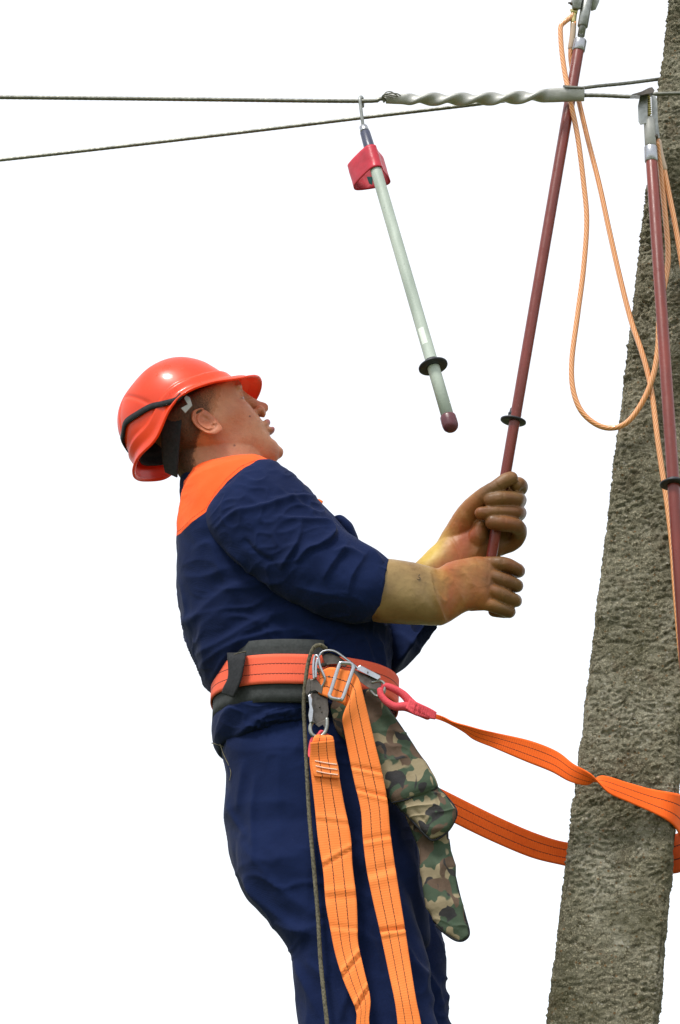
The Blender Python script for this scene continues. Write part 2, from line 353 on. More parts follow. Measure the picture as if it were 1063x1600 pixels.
# navy twill
def cloth(name, a, b, yoke=False):
    k = Mt(name, a, .9, 0, .12); k.b.inputs['Sheen Weight'].default_value = .03; k.b.inputs['Sheen Roughness'].default_value = .5
    c = k.ramp(k.noise(5, 6), [(.3, a), (.7, b)]); f = k.noise(420, 3, .8); c = k.mix(k.math('MULTIPLY', f, .22), c, tuple(min(1, x*2.2) for x in b[:3])+(1,))
    c = k.mix(k.ramp(k.noise(900, 2, .5), [(.76, 0.), (.8, .4)]), c, srgb(120, 130, 160))
    if yoke:
        y = k.attr('yoke'); jit = k.math('MULTIPLY', k.math('SUBTRACT', k.noise(60), .5), 1.5)
        ym = k.ramp(k.math('ADD', k.math('ADD', y, jit), 0.5), [(.3, 0.), (.7, 1.)])
        oc = k.ramp(k.noise(7, 5), [(.3, srgb(238, 84, 34)), (.7, srgb(248, 102, 50))])
        c = k.mix(ym, c, oc)
        st = k.math('LESS_THAN', k.math('ABSOLUTE', k.math('SUBTRACT', y, 6.)), .7); st = k.math('MULTIPLY', st, k.math('GREATER_THAN', k.noise(500, 1), .45)); c = k.mix(st, c, srgb(150, 50, 30))
        k.bump(ym, .0018, .5)
    k.col(c)
    wv = k.n('ShaderNodeTexWave', wave_type='BANDS', bands_direction='DIAGONAL'); wv.inputs['Scale'].default_value = 240; k.l(k.tc.outputs['Object'], wv.inputs['Vector'])
    k.bump(k.noise(45, 6, .6), .0030, .5); k.bump(wv.outputs[0], .0003, .35); k.bump(k.noise(1100, 2), .0003, .4); return k.m
NA, NB = (.0030, .0070, .031, 1), (.0052, .0130, .054, 1)
M['navy'] = cloth('navy_twill', NA, NB); M['navy_yoke'] = cloth('navy_twill_with_orange_yoke', NA, NB, True)
# camouflage
k = Mt('camouflage_cloth', rough=.85, spec=.2)
def blob(sc, off, thr): return k.ramp(k.noise(sc, 1.5, .4, dist=.9, off=off), [(thr, 0.), (thr+.012, 1.)])
c = k.mix(blob(23, 0., .49), srgb(146, 133, 106), srgb(58, 78, 62)); c = k.mix(blob(22, 5.3, .55), c, srgb(92, 74, 62)); c = k.mix(blob(26, 9.7, .62), c, srgb(40, 42, 48))
c = k.mix(k.math('MULTIPLY', k.noise(40, 4), .25), c, srgb(110, 100, 84)); k.col(c); k.bump(k.noise(28, 5, .6), .005, .6); k.bump(k.noise(800, 2), .0004, .5); M['camo'] = k.m
# rope
k = Mt('drab_cord', srgb(96, 92, 74), .95); k.col(k.ramp(k.noise(260, 4), [(.3, srgb(58, 54, 42)), (.7, srgb(118, 112, 92))])); k.bump(k.noise(500, 3), .001); M['cord'] = k.m
# skin
k = Mt('skin', rough=.45, sss=.12)
c = k.ramp(k.noise(22, 5), [(.3, srgb(178, 118, 84)), (.7, srgb(202, 144, 104))])
c = k.mix(k.ramp(k.attr('red'), [(0., 0.), (1., .55)]), c, srgb(186, 80, 56)); c = k.mix(k.ramp(k.attr('lip'), [(.3, 0.), (.7, 1.)]), c, srgb(170, 84, 92))
c = k.mix(k.ramp(k.attr('stub'), [(0., 0.), (1., .55)]), c, srgb(140, 96, 72)); c = k.mix(k.math('MULTIPLY', k.ramp(k.noise(330, 2, .5), [(.66, 0.), (.72, 1.)]), .35), c, srgb(150, 80, 60)); 
c = k.mix(k.attr('mole'), c, srgb(90, 50, 38))
c = k.mix(k.ramp(k.noise(120, 5, .7), [(.5, 0.), (.75, .4)]), c, srgb(166, 92, 66)); k.col(c); k.bump(k.noise(320, 4), .0009, .8); k.bump(k.noise(60, 4), .0015, .5); k.rough(k.ramp(k.noise(40, 4), [(.3, .42), (.7, .64)])); M['skin'] = k.m
k = Mt('short_hair', rough=.8); hc = k.ramp(k.noise(380, 4, .7, stretch=(1, 1, .35)), [(.3, srgb(40, 24, 17)), (.7, srgb(92, 62, 42))]); hf = k.math('ADD', k.attr('dens'), k.math('MULTIPLY', k.math('SUBTRACT', k.noise(700, 2, .6), .5), 1.1)); k.col(k.mix(k.ramp(hf, [(.32, 0.), (.82, .92)]), srgb(180, 122, 88), hc)); k.bump(k.noise(500, 3, stretch=(1, 1, .3)), .0015); M['hair'] = k.m
M['eye'] = simple('eyeball', (.30, .25, .22, 1), .15, 0, .05, 30, 0)
# helmet plastic
k = Mt('orange_red_helmet_plastic', rough=.3, coat=.15, spec=.5); c = k.ramp(k.noise(6, 4), [(.3, srgb(236, 62, 12)), (.7, srgb(250, 80, 18))])
c = k.mix(k.ramp(k.noise(90, 5, .7), [(.62, 0.), (.8, .35)]), c, srgb(255, 140, 110)); k.col(c); k.rough(k.ramp(k.noise(18, 5), [(.35, .26), (.65, .46)]))
tr = k.n('ShaderNodeBsdfTranslucent'); tr.inputs[0].default_value = srgb(255, 40, 20); ms = k.n('ShaderNodeMixShader'); ms.inputs[0].default_value = .25
k.l(k.b.outputs[0], ms.inputs[1]); k.l(tr.outputs[0], ms.inputs[2]); k.l(ms.outputs[0], k.nt.nodes['Material Output'].inputs[0]); k.bump(k.noise(12, 3), .0015, .4); M['helmet'] = k.m
M['clip'] = simple('grey_plastic_clip', srgb(118, 116, 110), .45, 0, .15, 90, .0003)
# rubber gloves
def glove(name, A, B, Cc):
    k = Mt(name, A, .46, 0, .4)
    c = k.ramp(k.noise(11, 5, .55, dist=.5), [(.32, A), (.52, B), (.72, Cc)])
    c = k.mix(k.ramp(k.attr('cuff'), [(0., 0.), (1., .9)]), c, k.ramp(k.noise(18, 5), [(.3, srgb(108, 86, 50)), (.7, srgb(150, 126, 80))]))
    c = k.mix(k.ramp(k.attr('dirt'), [(0., 0.), (1., .75)]), c, srgb(86, 66, 36)); c = k.mix(k.ramp(k.attr('yel'), [(0., 0.), (1., .9)]), c, srgb(196, 166, 66))
    c = k.mix(k.ramp(k.noise(60, 6, .7), [(.55, 0.), (.75, .35)]), c, srgb(84, 62, 40)); k.col(c); k.rough(k.ramp(k.noise(35, 4), [(.3, .34), (.7, .55)])); k.bump(k.noise(90, 4), .0008, .5); k.bump(k.noise(20, 3), .003, .4); return k.m
M['glove'] = glove('tan_rubber', srgb(152, 74, 36), srgb(150, 96, 48), srgb(170, 126, 70))
M['ink'] = simple('faded_ink', srgb(92, 74, 54), .8, 0, .1, 90, 0)
M['boot'] = simple('black_boot_leather', (.02, .018, .016, 1), .5, 0, .3, 40, .001)
# ================================================================== SETTING
mb = MB(); mb.add([(-900, -900, 0), (900, -900, 0), (900, 900, 0), (-900, 900, 0)], [(0, 1, 2, 3)])
g = obj('ground', mb, M['ground'], sm=False); g['kind'] = 'structure'
# ------------------------------------------------------------------ concrete pole (leaning, tapering, rough)
def build_pole():
    lx0, lx1 = [(0, 1063), (120, 1045), (250, 1028), (370, 1012), (480, 1000), (560, 984), (640, 971), (760, 955), (900, 941), (1100, 916), (1260, 900), (1400, 881), (1600, 857)], None
    # centre axis: two points on the upright plane
    A = W(943, 1600, .06); B = W(1108, 0, .06)
    ax = (B-A)/np.linalg.norm(B-A); X = np.array((1.0, 0, 0)); X = X-ax*(X@ax); X /= np.linalg.norm(X); Y = np.cross(ax, X)
    rot = math.radians(7); X, Y = X*math.cos(rot)-Y*math.sin(rot), Y*math.cos(rot)+X*math.sin(rot)
    L = np.linalg.norm(B-A); k = (A[2])/ax[2]
    s = np.concatenate([np.linspace(-k-.3, -.45, 40), np.linspace(-.44, L+.35, 1150), np.linspace(L+.37, L+3.2, 50)])
    # perimeter: unit rounded square
    def side(p, q, n): return [np.array(p)*(1-t)+np.array(q)*t for t in np.linspace(0, 1, n, endpoint=False)]
    c = .1
    per = side((-1+c, -1), (1-c, -1), 105)+side((1-c, -1), (1, -1+c), 8)+side((1, -1+c), (1, 1-c), 60)+side((1, 1-c), (1-c, 1), 4)+side((1-c, 1), (-1+c, 1), 12)+side((-1+c, 1), (-1, 1-c), 4)+side((-1, 1-c), (-1, -1+c), 50)+side((-1, -1+c), (-1+c, -1), 8)
    per = np.array(per); m = len(per)
    hw = np.interp(s, [-4, 0, L, L+3.2], [.128, .101, .080, .062]); hd = hw*.92
    cen = A[None]+s[:, None]*ax
    V = cen[:, None] + (per[None, :, 0]*hw[:, None])[..., None]*X + (per[None, :, 1]*hd[:, None])[..., None]*Y
    nr = per/np.maximum(np.abs(per).max(1), 1e-6)[:, None]; big = np.abs(nr) > .97; nrm = np.where(big, np.sign(nr), 0); nrm = nrm/np.linalg.norm(nrm, axis=1)[:, None]
    nv_ = nrm[:, 0][:, None]*X + nrm[:, 1][:, None]*Y
    P = V.reshape(-1, 3)
    q = P*np.array((1, 1, 1.35))
    wrp = np.stack([vn(q*30, 31), vn(q*30, 32), vn(q*30, 33)], 1)*.012
    q2 = q+wrp
    a = fbm(q2*16, 3, 41); b = 1-np.abs(vn(q2*36, 51)); b2 = 1-np.abs(vn(q2*80, 52)); ed = fbm(q2*130, 2, 61)
    b3 = 1-np.abs(vn(q2*125, 53)); rough_ = .75+.5*sst(1.0, 1.9, np.repeat(s, m)); h = (.6+.55*sst(-.45, .5, vn(q*np.array((9, 9, 7)), 72)))*rough_*(.0028*a + .0018*(b**3-.3)*(.5+.5*sst(-.3, .5, vn(q*5, 71))) + .0034*(np.abs(vn(q2*75, 57))-.3) + .0020*(b2**2-.35) + .0026*(b3**2-.3) + .0036*ed)
    hole = sst(.42, .62, vn(q2*45, 81)); h -= .0018*hole
    crack = (1-np.abs(vn(q*np.array((6, 6, 16)), 91)))**10; h -= .002*crack
    # worn corners
    cor = np.exp(-((1-np.min(np.abs(per), 1))/.10)**2); cor = np.tile(cor, len(s)); h -= cor*.009*np.clip(vn(q*22, 95)+.1, 0, 1)
    P = P + h[:, None]*np.tile(nv_, (len(s), 1))
    mb = MB(); F = grid_faces(len(s), m); F.append(tuple(range(m))[::-1]); F.append(tuple((len(s)-1)*m+j for j in range(m))); mb.add(P, F)
    o = obj('utility_pole', mb, M['concrete'], sm=True, fix=False); me = o.data; me.flip_normals() if False else None
    recalc(me)
    return tag(o, 'rough grey concrete utility pole leaning at the right edge of the picture', 'utility pole'), X, Y, ax, A
pole, PX, PY, PAX, PA = build_pole()
# ------------------------------------------------------------------ overhead wires
def strand_prof(lobes, depth, pitch, m):
    th = np.linspace(0, 2*np.pi, m, endpoint=False)
    return lambda t, i, s: 1-depth*(1-np.abs(np.cos(lobes/2*(th - 2*np.pi*s/pitch)))**.7)
def wire(mb, pts, r, fine=.0035, m=28, pitch=.075, lobes=6, depth=.42):
    P = crl([W(*p) for p in pts], fine); return sweep(mb, P, r, m, strand_prof(lobes, depth, pitch, m))
ra = .0044
wa = thing('power_line', 'upper grey stranded wire the red-flagged rod hangs from, running level to the twisted splice', 'power line', W(760, 155, -.1))
mb = MB(); wire(mb, [(-2600, 152, -.1), (-1200, 148, -.1), (-300, 150, -.1), (0, 152, -.1), (280, 155, -.1), (563, 158, -.1), (605, 154, -.1), (760, 155, -.1), (912, 149, -.1), (985, 151, -.105), (1015, 148, -.11), (1063, 146, -.115), (1400, 140, -.13), (2600, 120, -.2)], ra, fine=.005)
obj('wire', mb, M['alu_wire'], wa)
# twisted oval connector
def splice():
    cps = [(603, 154), (632, 155), (700, 155), (780, 154), (862, 149), (913, 147)]
    P = crl([W(x, y, -.1) for x, y in cps], .0025); n = len(P); T, N, B = frames(P); s = np.arange(n)/(n-1)
    px, _, _ = proj(P); m = 40; th = np.linspace(0, 2*np.pi, m, endpoint=False); rings = []
    for i in range(n):
        tw = np.clip((px[i]-636)/(856-636), 0, 1)*np.pi*5.0
        k = sst(625, 650, px[i])*(1-sst(848, 868, px[i]))
        a = .0143*k + (.0105 if px[i] < 700 else .0145)*(1-k); b = .0078*k + .0075*(1-k)
        if px[i] > 700 and k < 1: a, b = .0143*k+.0150*(1-k), .0078*k+.0085*(1-k)
        c, sn = np.cos(th), np.sin(th); ex = 2.5
        x = np.sign(c)*np.abs(c)**(2/ex)*a; y = np.sign(sn)*np.abs(sn)**(2/ex)*b
        ca, sa = math.cos(tw), math.sin(tw); rings.append(P[i]+np.outer(x*ca-y*sa, U_)+np.outer(x*sa+y*ca, F_))
    # open hollow ends
    inner = [P[0]+(rings[0]-P[0])*.8, P[3]+(rings[3]-P[3])*.8]; outer = [P[-1]+(rings[-1]-P[-1])*.8, P[-4]+(rings[-4]-P[-4])*.8]
    R = [inner[1], inner[0]]+rings+[outer[0], outer[1]]
    V = np.concatenate(R); F = grid_faces(len(R), m); F.append(tuple(range(m))[::-1]); F.append(tuple((len(R)-1)*m+j for j in range(m)))
    V += 0.0003*fbm(V*90, 2, 5)[:, None]
    return MB().add(V, F)
spl = obj('splice_sleeve', splice(), M['alu_sleeve'], wa)
mb = MB()
for j, (a, b, e) in enumerate([(599, 148, 622), (601, 145, 618), (604, 147, 626), (600, 151, 614), (603, 149, 621)]):
    P = crl([W(600+j, 160-j, -.105), W(597+j*.7, 152, -.112), W(a+3, b-1, -.116), W(e-6, b-2+j*.6, -.118), W(e, b+3-j*.3, -.115)], .002); sweep(mb, P, .0013, 8)
obj('bent_strands', mb, M['alu_wire'], wa)
mb = MB(); plate(mb, [(880, 134, -.106), (910, 136.5, -.106), (913, 138, -.106), (884, 137.5, -.106)], -.1, .018); obj('sleeve_lip', mb, M['alu_wire'], wa, sm=False)
wb = MB(); wire(wb, [(-2600, 520, .1), (-1200, 372, .1), (-300, 280, .08), (0, 250, .06), (300, 216, .02), (592, 181, -.04), (745, 163, -.075), (830, 152, -.078), (915, 137, -.08), (980, 130, -.04), (1050, 121, .03), (1120, 112, .20), (1400, 80, .35), (2600, -60, .6)], .0039, fine=.005)
tag(obj('power_line', wb, M['alu_wire']), 'lower grey stranded wire slanting up behind the twisted splice and ending behind the pole', 'power line')
# ------------------------------------------------------------------ voltage detector hanging on the wire
def ln(a, b, f): return np.asarray(a)*(1-f)+np.asarray(b)*f
def flange(mb, p, ax, r=.029, hub=.0165, up=.014):
    ax = np.asarray(ax)/np.linalg.norm(ax)
    lathe(mb, p, p+ax, [(-.001, hub*.8), (-.0015, r*.6), (-.001, r*.93), (.0005, r), (.003, r), (.0042, r*.9), (.005, hub*1.25), (.007, hub*1.05), (up, hub), (up+.0015, hub*.93), (up+.0016, hub*.7)], 48)
dt, db_ = W(568, 198, -.105), W(706, 672, -.28)
dax = (dt-db_)/np.linalg.norm(dt-db_)
vd = thing('voltage_detector', 'grey-green rod with a red plastic flag hanging by its hook from the upper wire', 'voltage detector', db_)
DP = lambda px: dt + (db_-dt)*px
mb = MB(); lathe(mb, DP(.075), DP(.99), [(0, .0108), (.02, .0118), (.3, .0120), (.55, .0122), (np.linalg.norm(DP(.99)-DP(.075)), .0124)], 40); obj('rod', mb, M['grp'], vd)
mb = MB(); lathe(mb, DP(.958), DP(1), [(0, .0146), (.002, .0154), (.012, .0158), (.022, .0156), (.028, .0140), (.033, .0095), (.0355, .004)], 32); obj('end_cap', mb, M['cap'], vd)
mb = MB(); flange(mb, DP(.806), dax, .0290, .0152, .014); obj('hand_guard', mb, M['black_rubber'], vd)
mb = MB(); lathe(mb, DP(.02), DP(.12), [(0, .0095), (.001, .0105), (.058, .0118), (.06, .0118)], 32); obj('contact_sleeve', mb, M['navy_plastic'], vd)
mb = MB(); lathe(mb, DP(-.002), DP(.03), [(0, .006), (.002, .0085), (.013, .0095), (.015, .0095)], 28); obj('ferrule', mb, M['steel_bright'], vd)
P = crl([W(568, 200, -.105), W(566, 185, -.108), W(563, 160, -.109), W(562.5, 154.5, -.107), W(563.5, 151.5, -.099), W(566, 153, -.090), W(567, 160, -.088), W(567, 166, -.088)], .0015)
mb = MB(); sweep(mb, P, .0034, 12); obj('hook', mb, M['steel'], vd)
# the red flag: a folded sheet wrapped round the rod, seen from below
def flag():
    # cross-section loop (local: a along image-left, b depth), wrap: teardrop
    th = np.linspace(0, 2*np.pi, 72, endpoint=False)
    lo = []
    for s, wd, sh in ((0, 1.0, 0), (1, 1.0, 0)): pass
    rows = []
    n = 14
    for i in range(n):
        f = i/(n-1); c = DP(.080+.076*f)
        ring = []
        # teardrop in plane spanned by left vector and depth
        lv = -R_*1.0 - U_*.05; lv = lv-dax*(lv@dax); lv /= np.linalg.norm(lv); dv = np.cross(dax, lv)
        loop = [(-.0145, 0), (-.0125, .009), (-.004, .0145), (.007, .0130), (.020, .001), (.036, -.018), (.047, -.034), (.0485, -.042), (.045, -.050), (.034, -.054), (.014, -.056), (-.008, -.056), (-.024, -.053), (-.0300, -.045), (-.0270, -.030), (-.0185, -.012)]
        lp = np.array(loop+loop[:1]); lp = crl(np.c_[lp, np.zeros(len(lp))], .0025)[:-1]
        ring = c + np.outer(lp[:, 0], lv) + np.outer(lp[:, 1]*1.0, dv) ; rows.append(ring)
    rows = np.array(rows); m = rows.shape[1]; cen = np.array([DP(.080+.076*i/(n-1)) for i in range(n)])
    nin = rows*.955 + (cen[:, None]+lv*.012-dv*.022)*.045
    V = np.concatenate([rows.reshape(-1, 3), nin.reshape(-1, 3)]); F = grid_faces(n, m); F2 = [tuple(x+n*m for x in f[::-1]) for f in F]
    F += F2
    for j in range(m):
        k = (j+1) % m; F.append((k, j, n*m+j, n*m+k)); a = (n-1)*m; F.append((a+j, a+k, n*m+a+k, n*m+a+j))
    return MB().add(V + .0004*fbm(V*60, 2, 8)[:, None], F)
fl = obj('red_flag', flag(), M['red_guard'], vd)
mb = MB(); plate(mb, [(573, 276, -.085), (583, 276, -.085), (582, 289, -.085), (577, 287, -.085)], -.085, .001); obj('teal_mark', mb, M['teal_mark'], fl, sm=False)
mb = MB(); c0, c1 = DP(.69), DP(.74); T_ = -dax; nn = -F_-dax*(-F_@dax); nn /= np.linalg.norm(nn); bb = np.cross(T_, nn)
rr = []
for i in range(8):
    c = ln(c0, c1, i/7); rr.append([c+.01235*(math.cos(a)*nn+math.sin(a)*bb) for a in np.linspace(-.2, .8, 8)])
mb.add(np.array(rr).reshape(-1, 3), grid_faces(8, 8, False)); obj('label_sticker', mb, M['label'], vd)
# ------------------------------------------------------------------ earthing rods
def rod(root, a, b, r0, r1):
    mb = MB(); L = np.linalg.norm(np.asarray(b)-a); lathe(mb, a, b, [(0, r0*.96), (.002, r0), (L*.5, (r0+r1)/2), (L-.002, r1), (L, r1*.9)], 40); return obj('rod', mb, M['maroon'], root)
ra0, ra1 = W(905, 74, -.052), W(762, 905, -.052); raxis = (ra0-ra1)/np.linalg.norm(ra0-ra1)
h1 = thing('earthing_rod', 'dark red rod held in both gloved hands, its clamp above the wires', 'earthing rod', ra1, 'dark red earthing rods')
rod(h1, ra0, ra1, .0118, .0107)
mb = MB(); flange(mb, W(802, 659, -.052), raxis, .0262, .0128, .012); lathe(mb, W(804, 651, -.052), W(804, 651, -.052)+raxis, [(0, .0132), (.006, .0138), (.0075, .0120), (.016, .0112)], 32); obj('hand_guard', mb, M['black_rubber'], h1)
RP = lambda py: W(np.interp(py, [-60, 74, 905], [928, 905, 762]), py, -.052)
mb = MB(); lathe(mb, RP(80), RP(0), [(0, .0128), (.0015, .0138), (.024, .0142), (.027, .0132), (.0272, .0085)], 36); obj('ferrule', mb, M['steel_bright'], h1)
mb = MB(); lathe(mb, RP(56), RP(30), [(0, .0078), (.03, .0078), (.032, .0078)], 28); obj('stem', mb, M['steel'], h1)
mb = MB(); lathe(mb, RP(42), RP(-60), [(0, .0100), (.0015, .0112), (.13, .0112)], 32)
plate(mb, [(927, -60), (950, -60), (936, 4), (931, 15), (925, 17), (921, 15)], -.03, .005, bev=.001)
plate(mb, [(902, -60), (916, -60), (907, 14), (903, 15), (895, 14), (893, 2)], -.055, .022, bev=.002)
cl = obj('clamp', mb, M['steel'], h1)
mb = MB(); hexbolt(mb, W(897, 6, -.06), -R_*.9-F_*.3+U_*.1, .0042, .008); obj('bolt', mb, M['steel_dark'], cl)
mb = MB(); P = crl([W(900, 12, -.05), W(897.5, 22, -.05), W(896, 34, -.05)], .004); sweep(mb, P, [.0062]*len(P), 20); plate(mb, [(891, 15), (903, 15), (902, 22), (893, 20)], -.05, .014, bev=.002); obj('cable_lug', mb, M['brass'], cl)
rb0, rb1 = W(1018, 250, -.135), W(1078, 1130, -.26); bax = (rb0-rb1)/np.linalg.norm(rb0-rb1)
h2 = thing('earthing_rod', 'dark red rod hanging in front of the concrete pole by its clamp on the wire', 'earthing rod', rb1, 'dark red earthing rods')
rod(h2, rb0, rb1, .0118, .0118)
mb = MB(); flange(mb, rb0+(rb1-rb0)*.605, bax, .0262, .0145, .010); obj('hand_guard', mb, M['black_rubber'], h2)
BP = lambda py: W(np.interp(py, [140, 250], [1012, 1018]), py, -.135)
mb = MB(); lathe(mb, BP(253), BP(225), [(0, .0125), (.0015, .0137), (.033, .0137), (.035, .0125)], 36); obj('ferrule', mb, M['steel_bright'], h2)
mb = MB(); lathe(mb, BP(229), BP(178), [(0, .0100), (.002, .0118), (.062, .0118), (.064, .0105)], 36); lathe(mb, BP(228), BP(224), [(0, .0118), (.004, .0118)], 36)
obj('socket', mb, M['alu_sleeve'], h2)
mb = MB(); lathe(mb, BP(180), BP(150), [(0, .0036), (.040, .0036)], 16)
P0, P1 = BP(181), BP(148); ax_ = (P1-P0)/np.linalg.norm(P1-P0); tt = np.linspace(0, 1, 260); T3, N3, B3 = frames(np.array([ln(P0, P1, f) for f in tt]))
P = np.array([ln(P0, P1, f)+.0048*(math.cos(f*2*np.pi*10)*N3[0]+math.sin(f*2*np.pi*10)*B3[0]) for f in tt]); sweep(mb, P, .0012, 8); obj('threaded_screw', mb, M['brass'], h2)
mb = MB()
plate(mb, [(1000, 152), (1003, 150), (1012, 149), (1012, 190), (1010, 193), (1001, 195), (998, 190), (997, 165)], -.143, .004, bev=.001)
plate(mb, [(1018, 149), (1024, 150), (1027, 158), (1028, 190), (1031, 216), (1020, 219), (1019, 180)], -.125, .006, bev=.001)
j = obj('clamp_plates', mb, M['steel'], h2, sm=False)
mb = MB(); P = [(986, 150, -.15), (1000, 146, -.15), (1012, 140, -.15), (1017, 139, -.15), (1021, 144, -.15), (1019, 148, -.15), (1008, 150, -.15), (1000, 152, -.15)]
plate(mb, P, -.125, .045, bev=.001); obj('jaw', mb, M['steel_dark'], h2, sm=False)
mb = MB(); hexbolt(mb, W(1024, 214, -.13), -F_, .0065, .007); obj('bolt', mb, M['steel_dark'], h2)
# cables
def cable(pts, label, r=.0056):
    P = crl([W(*p) for p in pts], .006); mb = MB(); n = len(P)
    T, N, B = frames(P); m = 18; th = np.linspace(0, 2*np.pi, m, endpoint=False); s = np.arange(n)*.006
    R = [P[i]+r*(np.outer(np.cos(th), N[i])+np.outer(np.sin(th), B[i])) for i in range(n)]; V = np.concatenate(R)
    F = grid_faces(n, m); F.append(tuple(range(m))[::-1]); F.append(tuple((n-1)*m+j for j in range(m)))
    uv = np.zeros((n*m, 2)); uv[:, 0] = np.repeat(s, m)+.01; uv[:, 1] = np.tile(np.abs(th/np.pi-1), n)
    mb.add(V, F, uv); return mb
root = tag(obj('earthing_cable', cable([(898, 20, -.05), (892, 27, -.052), (883, 34, -.055), (877, 40, -.055), (876, 50, -.056), (878, 80, -.058), (883, 115, -.062), (892, 160, -.068), (903, 215, -.066), (912, 285, -.06), (917, 345, -.06), (912, 420, -.06), (903, 490, -.06), (894, 560, -.06), (895, 605, -.06), (907, 640, -.06), (930, 662, -.06), (955, 669, -.062), (980, 660, -.075), (1003, 630, -.085), (1020, 590, -.095), (1028, 545, -.10), (1030, 500, -.105), (1036, 460, -.105), (1043, 420, -.105), (1044, 390, -.105), (1041, 350, -.105), (1036, 300, -.105), (1030, 240, -.12), (1026, 222, -.13)], ''), M['copper']), 'copper cable looping down from the held rod clamp and up behind the hanging rod', 'cable', 'copper earthing cables')
# sleeve lengths on it
tag(obj('earthing_cable', cable([(897, 34, -.05), (895, 60, -.045), (892, 80, -.04), (893, 100, -.035), (899, 135, -.033), (905, 160, -.033), (918, 215, -.04), (937, 290, -.05), (951, 355, -.055), (968, 430, -.06), (986, 500, -.066), (1003, 550, -.078), (1014, 590, -.082), (1021, 630, -.085), (1027, 680, -.09), (1034, 730, -.09), (1043, 790, -.09), (1050, 850, -.09), (1056, 930, -.09), (1066, 1040, -.09), (1078, 1120, -.09), (1084, 1300, -.09), (1078, 1640, -.09), (1020, 2300, -.12), (930, 3000, -.15), (860, 3400, -.2)], ''), M['copper']), 'copper cable in clear sheath running down behind the held rod and across the pole face', 'cable', 'copper earthing cables')
tag(obj('earthing_cable', cable([(1027, 218, -.125), (1032, 240, -.118), (1038, 265, -.11), (1045, 300, -.105), (1054, 345, -.102), (1061, 385, -.10), (1070, 440, -.10), (1082, 520, -.10), (1092, 640, -.11), (1104, 900, -.12), (1106, 1300, -.12), (1096, 1640, -.12), (1036, 2300, -.15), (950, 3000, -.2), (890, 3400, -.24)], ''), M['copper']), 'copper cable leaving the hanging rod clamp and slanting down right across the pole', 'cable', 'copper earthing cables')
mb = MB(); P = crl([W(896, 38, -.0485), W(895, 55, -.046), W(892, 75, -.041)], .004); sweep(mb, P, .0066, 18)
tag(obj('heat_shrink_sleeve', mb, M['shrink']), 'pale plastic sleeve over the cable end below the clamp of the held rod', 'cable sleeve')
mb = MB(); P = crl([W(1029, 222, -.1225), W(1032, 240, -.118), W(1038, 264, -.11)], .004); sweep(mb, P, .0068, 18)
tag(obj('heat_shrink_sleeve', mb, M['shrink']), 'pale plastic sleeve over the cable end beside the socket of the hanging rod', 'cable sleeve')
# ================================================================== WORKER
worker = thing('person', 'worker in orange hard hat and navy overalls leaning back and gripping a red rod', 'person', W(640, 2060, 0))
# ---- head: local frame x = face forward, y = away from camera, z = up, metres
def basis(elev, yaw, roll):
    e, y, r = map(math.radians, (elev, yaw, roll))
    f = math.cos(e)*(math.cos(y)*R_+math.sin(y)*F_)+math.sin(e)*U_
    u = -math.sin(e)*(math.cos(y)*R_+math.sin(y)*F_)+math.cos(e)*U_
    far = np.cross(u, f); u2 = math.cos(r)*u+math.sin(r)*far; far2 = np.cross(u2, f); return f, far2, u2
HF, HY, HU = basis(30, 17, 14)
HS = 1.10
EAR = W(324, 656, -.09)
HO = EAR - HS*(HF*(-.012) + HY*(-.075) + HU*(-.006))
def HW(P): P = np.asarray(P, float); return HO + HS*(P[..., 0:1]*HF + P[..., 1:2]*HY + P[..., 2:3]*HU)
def HL(V): q = (V-HO)/HS; return np.stack([q@HF, q@HY, q@HU], -1)
def sect(mb, rows, m=72, n=90, exf=2.55, exb=2.0):
    S = cr(rows, n); th = np.linspace(0, 2*np.pi, m, endpoint=False); R = []
    for z, fx, bx, hw in S:
        c, s = np.cos(th), np.sin(th); ex = np.where(c > 0, exf, exb); cc = np.sign(c)*np.abs(c)**(2/ex); ss = np.sign(s)*np.abs(s)**(2/ex)
        mid = fx*.30+bx*.70; x = mid + np.where(cc > 0, cc*(fx-mid), cc*(mid-bx)); R.append(np.stack([x, ss*hw, 0*x+z], 1))
    V = HW(np.concatenate(R)); F = grid_faces(n, m); F.append(tuple(range(m))[::-1]); F.append(tuple((n-1)*m+j for j in range(m))); mb.add(V, F)
mb = MB()
sect(mb, [(-.128, .070, .044, .013), (-.124, .081, .017, .026), (-.115, .090, .002, .036), (-.101, .093, -.014, .045), (-.084, .090, -.024, .054), (-.070, .089, -.032, .060), (-.055, .091, -.045, .064), (-.040, .090, -.060, .067), (-.020, .087, -.078, .071), (.000, .084, -.088, .073), (.014, .088, -.094, .074), (.028, .094, -.098, .075), (.05, .094, -.100, .077), (.08, .083, -.096, .073), (.105, .052, -.070, .055), (.118, .015, -.03, .022)])
def lump(mb, c, r, rot=0.0, m=20):
    th = np.linspace(0, 2*np.pi, m, endpoint=False); R = []
    for a in np.linspace(-1, 1, 14):
        a = math.sin(a*math.pi/2)*.999; k = math.sqrt(1-a*a); x = np.cos(th)*r[0]*k; y = np.sin(th)*r[1]*k; z = 0*th+a*r[2]
        xr = x*math.cos(rot)+z*math.sin(rot); zr = -x*math.sin(rot)+z*math.cos(rot); R.append(np.stack([c[0]+xr, c[1]+y, c[2]+zr], 1))
    V = HW(np.concatenate(R)); F = grid_faces(14, m); F.append(tuple(range(m))[::-1]); F.append(tuple(13*m+j for j in range(m))); mb.add(V, F)
